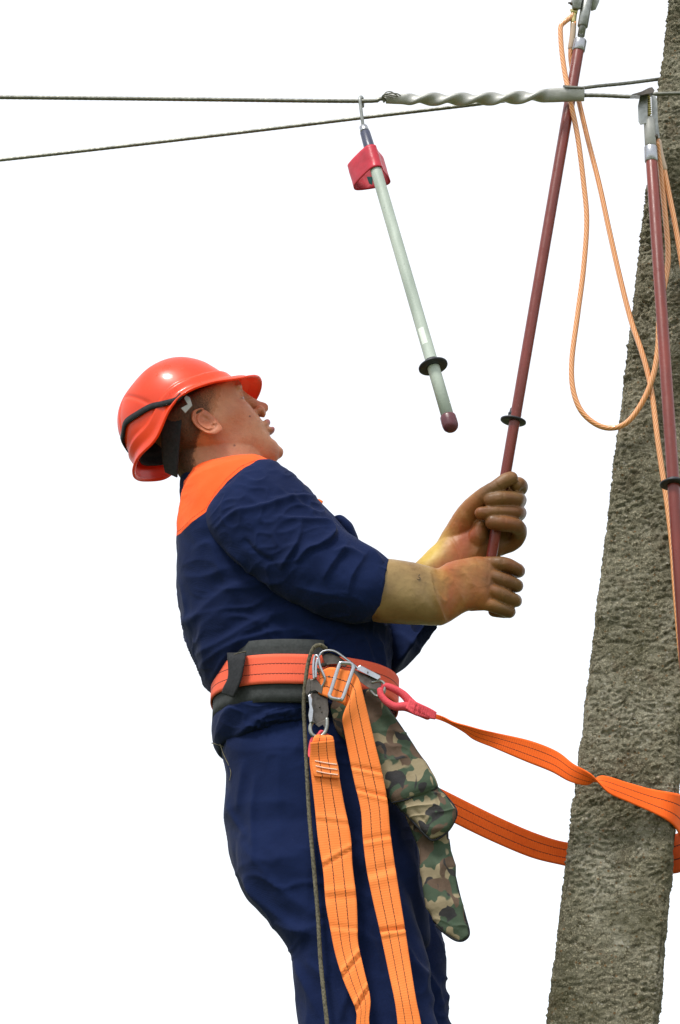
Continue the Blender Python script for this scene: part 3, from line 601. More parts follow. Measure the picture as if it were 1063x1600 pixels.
# nose: bridge to tip, wings
def htube(mb, pts, rad, m=16): P = HW(np.array(pts)); Q = crl(np.c_[P, np.array(rad)*HS], .0025); sweep(mb, Q[:, :3], Q[:, 3], m)
htube(mb, [(.083, 0, .026), (.086, 0, .012), (.092, 0, -.004), (.100, 0, -.019), (.103, 0, -.029)], [.009, .0098, .0102, .0100, .0090])
htube(mb, [(.086, 0, .014), (.094, 0, .000), (.104, 0, -.015), (.113, 0, -.027), (.111, 0, -.032)], [.0046, .0050, .0054, .0060, .0052])
for y in (-1, 1):
    lump(mb, (.0965, y*.0125, -.029), (.0105, .0058, .0070), .3); lump(mb, (.0680, y*.030, .004), (.0125, .0150, .0105))     # wing, cheekbone
    lump(mb, (.0755, y*.030, .024), (.013, .022, .009))                              # brow
    htube(mb, [(.0985, 0, -.056), (.0975, y*.010, -.056), (.091, y*.020, -.059), (.082, y*.027, -.062)], [.0062, .0064, .0052, .003])
    htube(mb, [(.0985, 0, -.072), (.0970, y*.010, -.072), (.090, y*.019, -.070), (.081, y*.026, -.065)], [.0068, .0066, .0055, .003])
lump(mb, (.085, 0, -.113), (.012, .018, .012))                                     # chin
# neck, in picture space (slanting down to the collar)
def neck(mb, grow=0.):
    loft(mb, [(262-grow, 690, 395+grow, 668, .02, .060), (266-grow, 715, 405+grow, 690, .01, .064), (280-grow, 740, 412+grow, 716, 0., .064), (293-grow, 765, 418+grow, 748, 0., .066), (290, 800, 440, 785, 0., .085), (300, 850, 470, 830, 0., .11)], 40, 64, 2.0)
neck(mb)
head = union(mb, .0022, 8, .55)
V = verts(head); N = norms(head); L = HL(V)
def dent(c, r, d, direction=None):
    global V
    q = ((L-np.array(c))/np.array(r)); k = np.exp(-(q**2).sum(1)); V = V - (N if direction is None else np.asarray(direction))*(d*HS*k)[:, None]
for y in (-1, 1):
    dent((.088, y*.031, .0015), (.014, .016, .0016), .0035); dent((.086, y*.030, .0155), (.014, .015, .0022), .0030); dent((.084, y*.052, .000), (.010, .008, .0014), .002); dent((.085, y*.018, .006), (.012, .006, .008), .004)
    dent((.1015, y*.0072, -.0375), (.0068, .0042, .006), .010, HU)                            # nostril
    dent((.088, y*.026, -.040), (.012, .004, .012), .002)
    dent((.03, y*.066, -.045), (.03, .02, .02), .003)
dent((.098, 0, -.0645), (.01, .03, .0028), .003); dent((.094, 0, -.085), (.02, .03, .007), .004); dent((.096, 0, -.048), (.01, .006, .006), .002)
V = V + N*(.0006*fbm(L*60, 3, 2) + .0035*HS*sum(np.exp(-(((L-np.array((.058, y*.058, -.016)))/np.array((.024, .03, .018)))**2).sum(1)) for y in (-1, 1)) - .002*np.exp(-(((L-np.array((.06, -.055, -.060)))/np.array((.03, .03, .02)))**2).sum(1)))[:, None]
setv(head, V); L = HL(verts(head))
def fattr(me, name, val):
    a = me.attributes.new(name, 'FLOAT', 'POINT'); a.data.foreach_set('value', np.ascontiguousarray(val, dtype=np.float32))
g3 = lambda c, r: np.exp(-(((L-np.array(c))/np.array(r))**2).sum(1))
red = g3((.11, 0, -.02), (.02, .03, .02))+.5*g3((.06, -.06, -.03), (.04, .03, .03))+.45*sst(-.05, -.14, L[:, 2])+.4*g3((-.01, -.07, -.05), (.03, .04, .03))
fattr(head, 'red', np.clip(red, 0, 1)); fattr(head, 'lip', np.clip((g3((.099, 0, -.0565), (.012, .024, .006))+g3((.099, 0, -.072), (.012, .022, .007)))*1.3*(L[:, 0] > .078), 0, 1))
stb = sst(-.03, -.08, L[:, 2])*sst(-.02, .03, L[:, 0])*.55+sst(.02, -.04, L[:, 0])*sst(-.02, -.10, L[:, 2])*.6
stb = stb+1.3*g3((.088, -.032, .026), (.014, .018, .0045))+1.5*g3((.082, -.033, .002), (.014, .016, .0022))
fattr(head, 'stub', np.clip(stb, 0, 1))
pxh, pyh, dh = proj(verts(head))
mole = np.zeros(len(L))
for (mx, my, r) in ((390.5, 650.5, 1.6), (366.5, 696, 1.8)): mole = np.maximum(mole, sst(r*1.3, r*.6, np.hypot(pxh-mx, pyh-my))*(dh < D+.2))
mole = np.maximum(mole, np.clip(.8*g3((.080, -.034, .0012), (.013, .015, .0016))+.45*g3((.084, -.034, .026), (.014, .016, .0045)), 0, 1))
fattr(head, 'mole', mole)
# hidden continuation of the body under the clothes
hb = bmesh.new(); hb.from_mesh(head)
mb = MB()
loft(mb, [(300, 800, 440, 780, 0, .10), (300, 880, 520, 850, 0, .15), (310, 960, 560, 930, 0, .13), (350, 1070, 590, 1070, 0, .12), (350, 1180, 600, 1160, 0, .13)], 20, 24, 2.2)
tmpm = mb.mesh('t'); hb.from_mesh(tmpm); hb.to_mesh(head); hb.free()
GF, GY, GU = basis(39, 14, 26); GO = W(304, 668, .0)
Vb = verts(head); q = Vb-GO; gl = np.stack([q@GF, q@GY, q@GU], 1); e_ = np.sqrt((gl[:, 0]/np.where(gl[:, 0] > 0, .104, .118))**2+(gl[:, 1]/.091)**2+(gl[:, 2]/.128)**2)
wz = sst(.004, .035, gl[:, 2]); kk = 1-wz*(1-1/np.maximum(e_, 1)); setv(head, GO+np.outer(gl[:, 0]*kk, GF)+np.outer(gl[:, 1]*kk, GY)+np.outer(gl[:, 2]*kk, GU))
body = obj('body', head, M['skin'], worker, fix=False)
# ---- ear: a folded sheet with helix, antihelix, hollow, tragus and lobe
def ear():
    out = [(312, 635.5), (303, 640), (299, 649), (301, 659), (307, 667), (315, 673), (325, 678), (334, 678.5), (342, 676), (347.5, 671), (346, 665), (341.5, 660), (338, 654), (331, 648), (324, 642), (318, 637)]
    O = cr(np.array(out+out[:1]), 121)[:-1]; c = np.array((322., 658.)); nr = 34; rows = []; back = []
    for a in range(nr):
        r = a/(nr-1); p = c+(O-c)*r; x, y = p[:, 0], p[:, 1]
        d = O-c; ang = np.arctan2(d[:, 1], d[:, 0])
        along = ((x-345)*-.78+(y-674)*-.63)/54            # 0 lobe .. 1 top
        acr = (x-322)*.63-(y-658)*.78                      # + towards the face
        flare = np.clip((14-acr)/28, 0, 1)
        h = 1.5+13*flare**1.3
        hel = sst(.12, .3, along)*(1-.9*sst(2, 9, acr)*(along < .8))
        h += 3.6*np.exp(-((r-.90)/.10)**2)*hel - 2.6*np.exp(-((r-.70)/.09)**2)*hel
        # antihelix ridge
        A = [(317, 643), (311, 650), (311.5, 659), (317, 666), (326, 670.5)]
        Q = cr(A, 40); dd = np.sqrt(((p[:, None]-Q[None])**2).sum(-1)).min(1); h += 2.6*np.exp(-(dd/2.6)**2)
        h -= 6.5*np.exp(-(((x-322)*.8+(y-656)*.6)/9)**2-((-(x-322)*.6+(y-656)*.8)/5.2)**2)
        h += 3.6*np.exp(-((x-336.5)**2+(y-660.5)**2)/9.) + 2.2*np.exp(-((x-329)**2+(y-668)**2)/10.)
        h += 1.5*np.exp(-((x-341)**2+(y-671)**2)/22.)
        h -= 3.0*np.exp(-((x-333)**2+(y-664.5)**2)/5.)
        edge = r**10*2.6; rows.append(W(x, y, -.092-(h-edge)*.001)); back.append(W(c[0]+(x-c[0])*.97, c[1]+(y-c[1])*.97, -.092-(h-edge-(4.2 if r < .999 else 2.2))*.001))
    m = len(O); V = np.concatenate(rows+back[::-1]); F = grid_faces(2*nr, m)
    for j in range(m): F.append(((j+1) % m, j, (2*nr-1)*m+j, (2*nr-1)*m+(j+1) % m)) if False else None
    F = [f for f in F if f]
    e = MB().add(V, F).mesh('ear'); bm = bmesh.new(); bm.from_mesh(e); bmesh.ops.remove_doubles(bm, verts=bm.verts, dist=1e-5); bm.to_mesh(e); bm.free()
    fattr(e, 'red', .7+.3*np.clip(vn(verts(e)*60, 2), -1, 1)); return obj('ear', e, M['skin'], body)
ear()
mb = MB(); lump(mb, (.0690, -.031, .0035), (.0110, .0115, .0095)); obj('eye', mb, M['eye'], body)
# ---- hair: cropped shell over the back and sides
def hair():
    me = body.data; Vv = verts(me)+np.array(body.matrix_world.translation if False else 0); return None
Vw = verts(body.data)+(np.array(worker.location)+np.array(body.location)); Nw = norms(body.data); Lw = HL(Vw)
x, y, z = Lw[:, 0], Lw[:, 1], Lw[:, 2]
line = np.interp(z, [-.14, -.10, -.07, -.045, -.03, -.012, .004, .016, .032, .06], [-.095, -.085, -.074, -.062, -.044, -.012, .014, .026, .046, .058])
side = sst(.012, -.026, x-line + .005*vn(Lw*np.array((160, 160, 60)), 4) + .003*vn(Lw*400, 5)); dnk = sst(-.165, -.10, z); hm = side*dnk
keep = hm > .02
idx = -np.ones(len(Vw), int); F = []
pv = [tuple(p.vertices) for p in body.data.polygons]
for p in pv:
    if all(keep[i] for i in p): F.append(p)
used_ = sorted({i for p in F for i in p}); idx[used_] = np.arange(len(used_)); u_ = np.array(used_)
HVv = Vw[u_]+Nw[u_]*((-.0006+.0026*hm[u_])*1.0+.0006*vn(Lw[u_]*np.array((420, 420, 130)), 7))[:, None]
hme = MB().add(HVv, [tuple(idx[i] for i in p) for p in F]).mesh('hair'); fattr(hme, 'dens', np.clip(hm[u_]*(1-.40*sst(-.03, .02, Lw[u_, 0])+.6*sst(-.03, -.06, Lw[u_, 0])), 0, 1.4)); obj('hair', hme, M['hair'], body, fix=False)
# ---- hard hat
GO = W(304, 668, .0); GS = 1.0
def GW(P): P = np.asarray(P, float); return GO+P[..., 0:1]*GF*GS+P[..., 1:2]*GY*GS+P[..., 2:3]*GU*GS
def helmet_shell(inner=0.0, vmax=1.0):
    nphi, nv = 240, 110; ph = np.linspace(0, 2*np.pi, nphi, endpoint=False); rows = []
    af, ab, bw, H = .122-inner, .138-inner, .110-inner, .152-inner
    for i in range(nv):
        v = i/(nv-1); s = v*math.pi/2
        c, sn = np.cos(ph), np.sin(ph)
        a = np.where(c > 0, af, ab); wr = .018*np.exp(-((np.abs(ph-np.pi)-np.pi/2)/.45)**2) - .012*np.exp(-((np.abs(ph-np.pi)-.95)/.30)**2)
        front = np.exp(-(np.minimum(ph, 2*np.pi-ph)/.72)**4); zr = .004+wr-.004*front
        rr = math.cos(s)**.72; zz = math.sin(s)**.95
        low = math.exp(-(v/.035)**2); lip = (.010*low)*np.ones(nphi)
        band = .0060*(sst(.17, .14, v) - 0)                             # raised rim band
        x = (a*rr+lip+band)*c; y = (bw*rr+lip+band)*sn; z = zr+(H-zr)*zz
        x = x+front*.015*low*np.clip(c, 0, 1)*1.0; 
        # crown ribs
        e = np.exp(-(y/.020)**2)*.004*sst(.25, .4, v); e2 = -.0028*np.exp(-((np.abs(y)-.028)/.003)**2)*sst(.25, .4, v)*sst(1.01, .9, v)
        e3 = .004*sst(-.03, -.05, x)*sst(-.10, -.085, -np.abs(y)) *0
        crease = -.003*np.exp(-((x+.055+.25*(z-.08))/.004)**2)*sst(.03, .05, np.abs(y))*sst(.2, .3, v)
        k = 1+(e+e2+crease)/.13; x, y, z = x*k, y*k, z*k
        rows.append(np.stack([x, y, z], 1))
    return np.array(rows)
A = helmet_shell(0); nv, nphi = A.shape[:2]
# brim: extra rows growing outward below the rim at the front
rim = A[0]; ph = np.linspace(0, 2*np.pi, nphi, endpoint=False); fr = np.exp(-(np.minimum(ph, 2*np.pi-ph)/.86)**6)
brim = []
for j, f in enumerate(np.linspace(1, 0, 12, endpoint=False)):
    ext = f*(.004+.010*fr); dz = -f*.011*fr - .0015*f - .012*fr*f*(np.sin(ph)**2)
    brim.append(rim+np.stack([np.cos(ph)*ext, np.sin(ph)*ext*(1-.6*fr), dz], 1))
brim = np.array(brim); outer = np.concatenate([brim, A])
thk = .0032
tmp = MB(); n_, m_ = outer.shape[0], nphi; tmp.add(outer.reshape(-1, 3), grid_faces(n_, m_)); me = tmp.mesh('t')
recalc(me); Nn = norms(me); ctr = np.array((0, 0, .03)); sgn = np.sign(((outer.reshape(-1, 3)-ctr)*Nn).sum(1)).mean(); 
inn = outer.reshape(-1, 3)-Nn*thk*(1 if sgn > 0 else -1)
F = grid_faces(n_, m_); F += [tuple(q+n_*m_ for q in f[::-1]) for f in F]
for j in range(m_): k2 = (j+1) % m_; F.append((k2, j, n_*m_+j, n_*m_+k2))
mbh = MB().add(GW(np.concatenate([outer.reshape(-1, 3), inn])), F)
hat = obj('hard_hat', mbh, M['helmet'], worker)
mb = MB()                                                                 # rolled edge bead
P = GW(np.concatenate([brim[0], brim[0][:1]])); sweep(mb, P[:-1], .0026, 8, round_=False); obj('edge_bead', mb, M['helmet'], hat)
def hatline(pts, off=0.):
    """points given as (phi degrees, v) on the shell"""
    out = []
    for p, v in pts:
        i = v*(nv-1); j = (p % 360)/360*nphi; q = A[int(min(nv-1, i)), int(j) % nphi]; nn = q-np.array((0, 0, .02)); nn /= np.linalg.norm(nn); out.append(q+nn*off)
    return np.array(out)
def hatband(mb, pts, wd, th=.0016):
    q = hatline(pts, .0028); Q = crl(GW(q), .004); T = np.gradient(Q, axis=0); T /= np.linalg.norm(T, axis=1)[:, None]
    Nn = Q-GO-GU*.02; Nn /= np.linalg.norm(Nn, axis=1)[:, None]; X = np.cross(T, Nn); X /= np.linalg.norm(X, axis=1)[:, None]; n = len(Q)
    ws = wd if np.isscalar(wd) else np.interp(np.linspace(0, 1, n), np.linspace(0, 1, len(wd)), wd)[:, None]
    G = np.stack([Q-X*ws/2-Nn*th, Q-X*ws/2+Nn*th, Q+Nn*th*1.3, Q+X*ws/2+Nn*th, Q+X*ws/2-Nn*th], 1); mb.add(G.reshape(-1, 3), grid_faces(n, 5)+[tuple(range(5))[::-1], tuple((n-1)*5+j for j in range(5))])
_X, _Y, _Dp = proj(GW(A.reshape(-1, 3))); _fc = _Dp < (GO-CAM)@F_
def onhat(x, y): d_ = np.hypot(_X-x, _Y-y)+1e3*(~_fc); i_ = int(d_.argmin()); return ((i_ % nphi)/nphi*360, (i_//nphi)/(nv-1))
HP = [onhat(x_, y_) for x_, y_ in ((290, 626), (276, 627), (256, 631), (236, 637), (216, 648), (199, 660))]; HP += [(200, .30), (185, .27), (150, .22), (110, .20)]
mb = MB(); hatband(mb, HP, [.010, .012, .013, .014, .014, .014, .014]); obj('goggle_strap', mb, M['black_cloth'], hat)
mb = MB(); plate(mb, [(283, 638, -.13), (290, 646, -.13), (301, 634, -.13), (297, 621, -.13), (291, 618, -.13), (288, 622, -.13), (294, 632, -.13)], -.13, .006, bev=.001); obj('strap_clip', mb, M['clip'], hat, sm=False)
# nape harness and inner cradle
mb = MB()
sect_rows = []
ribbon(mb, [(252, 640, -.09, 286, 636, -.096), (252, 668, -.084, 283, 668, -.096), (253, 700, -.064, 280, 702, -.080), (255, 722, -.050, 278, 728, -.066), (259, 738, -.036, 277, 746, -.054)], .004, .003)
obj('nape_strap', mb, M['black_cloth'], hat)
mb = MB(); I = helmet_shell(.014)[6:60]; mI, nI = I.shape[:2]; I2 = I*.975; I2[..., 2] = I[..., 2]
Fi = grid_faces(mI, nI); Fi += [tuple(q+mI*nI for q in f[::-1]) for f in Fi]
for j in range(nI):
    k2 = (j+1) % nI; Fi.append((k2, j, mI*nI+j, mI*nI+k2))
mb.add(GW(np.concatenate([I.reshape(-1, 3), I2.reshape(-1, 3)])), Fi); obj('inner_cradle', mb, M['black_cloth'], hat)
# ---- jacket
mb = MB()
loft(mb, [(308, 748, 404, 738, .02, .075), (300, 752, 418, 736, .02, .100), (289, 778, 450, 752, 0.02, .150), (282, 812, 486, 786, 0.01, .172), (279, 850, 514, 818, 0., .176), (278, 892, 546, 846, 0., .174), (281, 930, 572, 878, 0, .170), (288, 975, 592, 922, 0., .164), (300, 1020, 604, 972, 0., .156), (316, 1056, 610, 1018, 0, .150), (335, 1084, 608, 1056, 0, .134), (350, 1104, 602, 1086, 0., .124), (358, 1122, 596, 1114, 0., .118)], 230, 260, 2.5, capround=.25)
jk = mb.mesh('jacket'); recalc(jk)
JF = [([(300, 1025), (350, 1000), (420, 962), (500, 950)], 11, .007), ([(290, 980), (340, 930), (400, 905), (440, 900)], 12, .006), ([(308, 1045), (360, 1008), (440, 985), (500, 990)], 9, .006), ([(330, 1065), (350, 1030), (370, 1010)], 8, .005),
      ([(300, 860), (330, 850), (350, 900), (380, 940)], 9, .004), ([(585, 985), (596, 1020), (600, 1050)], 6, .006), ([(560, 985), (575, 1010), (585, 1045)], 6, .005), ([(450, 975), (500, 1000), (540, 1030)], 9, .005), ([(285, 900), (320, 900), (380, 880)], 12, .004), ([(400, 960), (470, 1010), (500, 1040)], 8, .004)]
JF = [(a, b*.9, c*1.5) for a, b, c in JF]; folds(jk, JF, .0058, 13, 3)
V = verts(jk); px, py, d = proj(V)
# yoke boundary (photo-space height of the seam as a function of x), applied to both shoulders
yb = np.interp(px, [270, 283, 300, 322, 336, 356, 376, 398, 430, 460, 520], [842, 833, 816, 800, 776, 752, 735, 726, 738, 752, 772])
near = d-(D+(1100-py)*TV)
yb = yb - np.where(near > 0, 0, 0)
fattr(jk, 'yoke', np.clip((yb-py), -60, 60))
jacket = obj('jacket', jk, M['navy_yoke'], worker, fix=False)
# sleeves
mb = MB()
loft(mb, [(394, 730, 336, 784, -.140, .018), (412, 722, 324, 800, -.148, .044), (432, 727, 325, 824, -.158, .058), (458, 746, 342, 848, -.170, .062), (486, 772, 372, 876, -.180, .064), (512, 803, 408, 903, -.188, .066), (534, 828, 448, 932, -.190, .067), (558, 848, 490, 952, -.190, .066), (580, 861, 534, 964, -.188, .063), (596, 872, 566, 968, -.184, .062), (606, 880, 590, 964, -.180, .057)], 240, 200, 2.15, capround=.1)
sl_ = mb.mesh('sleeve'); recalc(sl_)
SF = [([(335, 828), (365, 802), (420, 789), (474, 776), (510, 784), (525, 800)], 7, .0075), ([(425, 808), (470, 812), (508, 814), (522, 828), (518, 842), (505, 853)], 5.5, .008),
      ([(472, 820), (464, 850), (448, 874), (438, 890)], 6.5, .0065), ([(524, 834), (500, 852), (480, 860), (462, 880)], 6, .007), ([(545, 846), (520, 880), (505, 905)], 8, .0055), ([(575, 862), (550, 900), (545, 930)], 9, .005),
      ([(345, 850), (375, 872), (400, 900), (440, 912)], 8, .006), ([(560, 846), (585, 866), (600, 880)], 5, .004), ([(430, 760), (470, 788), (505, 806)], 7, .004), ([(455, 915), (500, 925), (560, 935)], 12, .004), ([(380, 840), (400, 862), (430, 880)], 8, -.005), ([(520, 862), (545, 858), (570, 870)], 6, .005)]
SF = [(a, b*.85, c*1.7) for a, b, c in SF]; folds(sl_, SF, .0046, 16, 8)
obj('sleeve', sl_, M['navy'], jacket, fix=False)
mb = MB()
loft(mb, [(470, 800, 400, 860, .14, .03), (520, 850, 430, 930, .16, .065), (580, 900, 500, 1000, .13, .07), (640, 945, 560, 1045, .09, .07), (670, 958, 600, 1055, .06, .066), (690, 955, 622, 1046, .035, .062), (704, 940, 640, 1012, .02, .058), (708, 928, 640, 980, .01, .052)], 150, 120, 2.1, capround=.2)
sf_ = mb.mesh('sleeve'); recalc(sf_); folds(sf_, [([(610, 985), (640, 1000), (660, 1030)], 7, .006), ([(620, 1035), (655, 1010), (690, 985)], 8, .005)], .003, 14, 18)
obj('sleeve', sf_, M['navy'], jacket, fix=False)
# collar
mb = MB(); rings = []
st = cr([(282, 780, 420, 752, .0, .098), (281, 764, 414, 736, .0, .091), (281, 748, 408, 723, .0, .085), (285, 734, 402, 712, 0., .080)], 16)
th = np.linspace(0, 2*np.pi, 90, endpoint=False)
for sc in (1.0, .955):
    for row in (st if sc == 1 else st[::-1]):
        Lp, Rp = W(row[0], row[1], 0), W(row[2], row[3], 0); rings.append((Lp+Rp)/2+np.outer(np.cos(th)*sc, (Rp-Lp)/2)+np.outer(np.sin(th)*sc, (F_*.96+U_*.20)*row[5]))
V = np.concatenate(rings); V += .0015*fbm(V*30, 3, 9)[:, None]; Fc = grid_faces(len(rings), 90)
for j in range(90): Fc.append(((j+1) % 90, j, (len(rings)-1)*90+j, (len(rings)-1)*90+(j+1) % 90))
obj('collar', MB().add(V, Fc), M['navy'], jacket)
mb = MB(); plate(mb, [(488, 778, -.06), (500, 780, -.05), (505, 783, -.05), (503, 790, -.05), (494, 790, -.06)], -.06, .012, bev=.002); obj('chest_tab', mb, Mt('orange_patch', srgb(246, 120, 40), .8).m, jacket)
mb = MB(); loft(mb, [(520, 818, 540, 816, -.05, .04), (528, 828, 552, 828, -.05, .045), (534, 840, 560, 846, -.05, .04), (540, 852, 566, 858, -.05, .03)], 20, 30); pk = mb.mesh('p'); recalc(pk); folds(pk, [], .002, 30); obj('pocket_flap', pk, M['navy'], jacket, fix=False)
# jacket hem, gathered, below the belt
mb = MB()
loft(mb, [(344, 1072, 606, 1080, 0., .148), (339, 1096, 606, 1094, 0., .152), (334, 1120, 604, 1104, 0., .158), (331, 1142, 602, 1118, 0., .162), (333, 1160, 600, 1128, 0, .160), (340, 1174, 598, 1136, 0., .150), (352, 1176, 590, 1130, 0., .135)], 110, 300, 2.4, capround=.1)
hm_ = mb.mesh('hem'); recalc(hm_)
folds(hm_, [([(335, 1160), (350, 1120), (385, 1100), (440, 1090)], 9, .010), ([(352, 1172), (380, 1140), (420, 1118), (480, 1104)], 8, .009), ([(338, 1120), (360, 1108), (380, 1112)], 8, .006)], .003, 14, 31)
V = verts(hm_); N = norms(hm_); px, py, d = proj(V)
zone = np.exp(-((py-(1140-(px-390)*.42))/17)**2)*sst(385, 400, px)*sst(545, 500, px)*(np.clip(-(N@F_)*2, 0, 1))
rf = np.sin(px*.78+2*vn(V*60, 3))*vn(V*np.array((70, 70, 20)), 6)
setv(hm_, V+N*(zone*.0060*(rf+.5*vn(V*110, 8)))[:, None]); obj('hem', hm_, M['navy'], jacket, fix=False)
# ---- trousers
mb = MB()
loft(mb, [(356, 1100, 592, 1095, 0., .12), (348, 1140, 598, 1120, 0., .135), (349, 1180, 612, 1165, 0., .148), (352, 1225, 628, 1215, 0., .152), (354, 1280, 642, 1275, 0., .152), (360, 1335, 652, 1330, 0, .148), (376, 1385, 662, 1385, 0, .140), (410, 1430, 668, 1430, 0., .115), (450, 1465, 672, 1465, 0., .08)], 60, 80, 2.5)
loft(mb, [(410, 1230, 560, 1230, -.060, .045), (375, 1290, 600, 1290, -.070, .078), (370, 1345, 622, 1345, -.075, .090), (388, 1400, 640, 1400, -.075, .090), (426, 1447, 655, 1450, -.078, .086), (456, 1490, 668, 1500, -.082, .084), (461, 1530, 672, 1540, -.085, .084), (466, 1575, 676, 1580, -.09, .084), (474, 1620, 690, 1615, -.095, .082), (500, 1665, 716, 1640, -.10, .080), (560, 1710, 738, 1680, -.10, .076), (600, 1750, 742, 1740, -.10, .07), (620, 1850, 740, 1850, -.09, .065), (650, 1950, 746, 1955, -.08, .055), (668, 2010, 744, 2015, -.07, .045)], 120, 80, 2.2)
loft(mb, [(420, 1290, 645, 1290, .085, .08), (440, 1350, 658, 1350, .085, .086), (460, 1410, 676, 1410, .085, .088), (480, 1460, 688, 1465, .085, .086), (500, 1500, 694, 1500, .085, .084), (505, 1540, 694, 1545, .085, .082), (515, 1590, 700, 1590, .085, .082), (540, 1640, 722, 1620, .085, .08), (600, 1700, 750, 1670, .085, .075), (630, 1760, 760, 1740, .08, .07), (650, 1860, 756, 1860, .07, .065), (680, 1960, 772, 1965, .06, .055), (694, 2010, 772, 2015, .06, .045)], 120, 80, 2.2)
tr_ = union(mb, .0042, 22, .6)
TF = [([(385, 1185), (378, 1230), (372, 1270)], 9, .006), ([(400, 1210), (396, 1280), (398, 1350)], 8, .006), ([(352, 1230), (362, 1270), (385, 1310)], 9, .005), ([(375, 1370), (400, 1400), (450, 1440), (500, 1465)], 12, .007), ([(430, 1440), (470, 1452), (520, 1440)], 10, .005),
      ([(462, 1500), (480, 1540), (500, 1590)], 9, .008), ([(480, 1500), (520, 1540), (540, 1595)], 9, .007), ([(560, 1500), (545, 1550), (530, 1600)], 9, .007), ([(600, 1440), (640, 1490), (670, 1560)], 10, .007), ([(640, 1500), (670, 1530), (694, 1590)], 9, .008), ([(545, 1300), (570, 1330), (560, 1370)], 9, .005), ([(540, 1440), (580, 1470), (600, 1520)], 9, .006),
      ([(360, 1300), (440, 1390), (480, 1420)], 14, .004), ([(640, 1300), (650, 1380), (672, 1440)], 9, .005), ([(345, 1190), (352, 1210), (356, 1240)], 6, -.006), ([(440, 1150), (436, 1230), (440, 1320)], 14, .003)]
TF = [(a, b*.9, c*1.4) for a, b, c in TF]; folds(tr_, TF, .0062, 11, 44)
obj('trousers', tr_, M['navy'], worker, fix=False)
for (a, tt) in ((0, -.07), (28, .06)):
    mb = MB()
    loft(mb, [(662+a, 1985, 748+a, 1985, tt, .05), (660+a, 2020, 752+a, 2025, tt, .052), (664+a, 2060, 790+a, 2040, tt, .05), (668+a, 2080, 850+a, 2062, tt, .048), (672+a, 2096, 868+a, 2090, tt, .046)], 40, 40, 2.6, capround=.2)
    obj('boot', mb, M['boot'], worker)
# loose threads at the hem
mb = MB(); sweep(mb, crl([W(331, 1161, -.03), W(342, 1164, -.055), (W(352, 1168, -.06))], .002), .0011, 6)
sweep(mb, crl([W(344, 1162, -.06), W(350, 1180, -.075), W(358, 1196, -.085)], .002), .0010, 6); sweep(mb, crl([W(359, 1198, -.085), W(361, 1208, -.09), W(359, 1219, -.09)], .002), .0008, 6)
obj('loose_thread', mb, M['cord'], jacket)
# ---- safety belt
def band(mb, c0, hpx, a=1., off=0., f0=0., f1=1., th=.004, m=260, nv=9, wobble=0., drop=0.):
    ang = np.linspace(2*np.pi*f0, 2*np.pi*f1, m); full = abs(f1-f0) >= 1
    if full: ang = ang[:-1]
    Lp, Rp = W(350, 1083, 0), W(604, 1092, 0); cc = (Lp+Rp)/2; ar = (Rp-Lp)/2; h = .152
    c, s = np.cos(ang), np.sin(ang); ex = 2.35; C_ = np.sign(c)*np.abs(c)**(2/ex); S_ = np.sign(s)*np.abs(s)**(2/ex)
    base = cc + np.outer(C_, ar)*(1+off/.165) + np.outer(S_, HD*(h+off)); nrm = np.outer(c, R_)+np.outer(s, HD)
    up = np.array((0.0, 0, 1)) ; up = up + R_*.03; hh = hpx*.00125
    # the belt sits higher at the near side: c0 shifts it
    v = np.linspace(-.5, .5, nv); ccurve = -.0 + 0*v
    G = base[:, None] + (v[None, :, None]*hh + c0*.00125)*up + wobble*fbm((base*12), 2, 5)[:, None, None]*nrm[:, None]
    G2 = G + nrm[:, None]*th; n = len(ang); ring = np.concatenate([G2, G[:, ::-1]], 1); mm = 2*nv; V = ring.reshape(-1, 3)
    F = []
    for i in range(n if full else n-1):
        k = (i+1) % n
        for j in range(mm): j2 = (j+1) % mm; F.append((i*mm+j, i*mm+j2, k*mm+j2, k*mm+j))
    if not full: F.append(tuple(range(mm))[::-1]); F.append(tuple((n-1)*mm+j for j in range(mm)))
    uv = np.zeros((n, mm, 2)); seg = np.linalg.norm(np.diff(base, axis=0), axis=1); uu = np.concatenate([[0], np.cumsum(seg)]); uv[..., 0] = uu[:, None]+.3; vv = np.linspace(0, 1, nv); uv[:, :nv, 1] = vv; uv[:, nv:, 1] = vv[::-1]
    mb.add(V, F, uv.reshape(-1, 2)); return mb
belt = thing('safety_belt', '', '', (0, 0, 0)); del belt['label']; del belt['category']
belt.parent = worker; belt.location = Vector(W(474, 1088, 0))-worker.location
mb = MB(); band(mb, 2, 98, 1, .012, .30, .775, .008, wobble=.001)
pad_ = obj('back_pad', mb, M['pad'], belt)
mb = MB(); band(mb, 3, 46, 1, .0222, 0, 1, .0035, wobble=.001)
wbm = obj('waist_webbing', mb, M['web_coral'], belt)
mb = MB(); ribbon(mb, [(356, 1022, -.138, 384, 1018, -.165), (357, 1030, -.148, 383, 1026, -.178), (358, 1045, -.150, 380, 1044, -.178), (357, 1060, -.148, 376, 1062, -.174), (350, 1074, -.140, 369, 1080, -.164), (347, 1084, -.130, 364, 1090, -.155)], .005, .003, wob=.002)
kl = obj('keeper_loop', mb, M['black_cloth'], belt)
mb = MB(); sweep(mb, crl([W(356, 1029, -.14), W(368, 1022, -.155), (W(384, 1018, -.168))], .002), .0011, 6); sweep(mb, crl([W(337, 1072, -.07), W(345, 1058, -.10), W(354, 1050, -.12)], .002), .0014, 6); obj('frayed_edge', mb, M['cord'], kl)
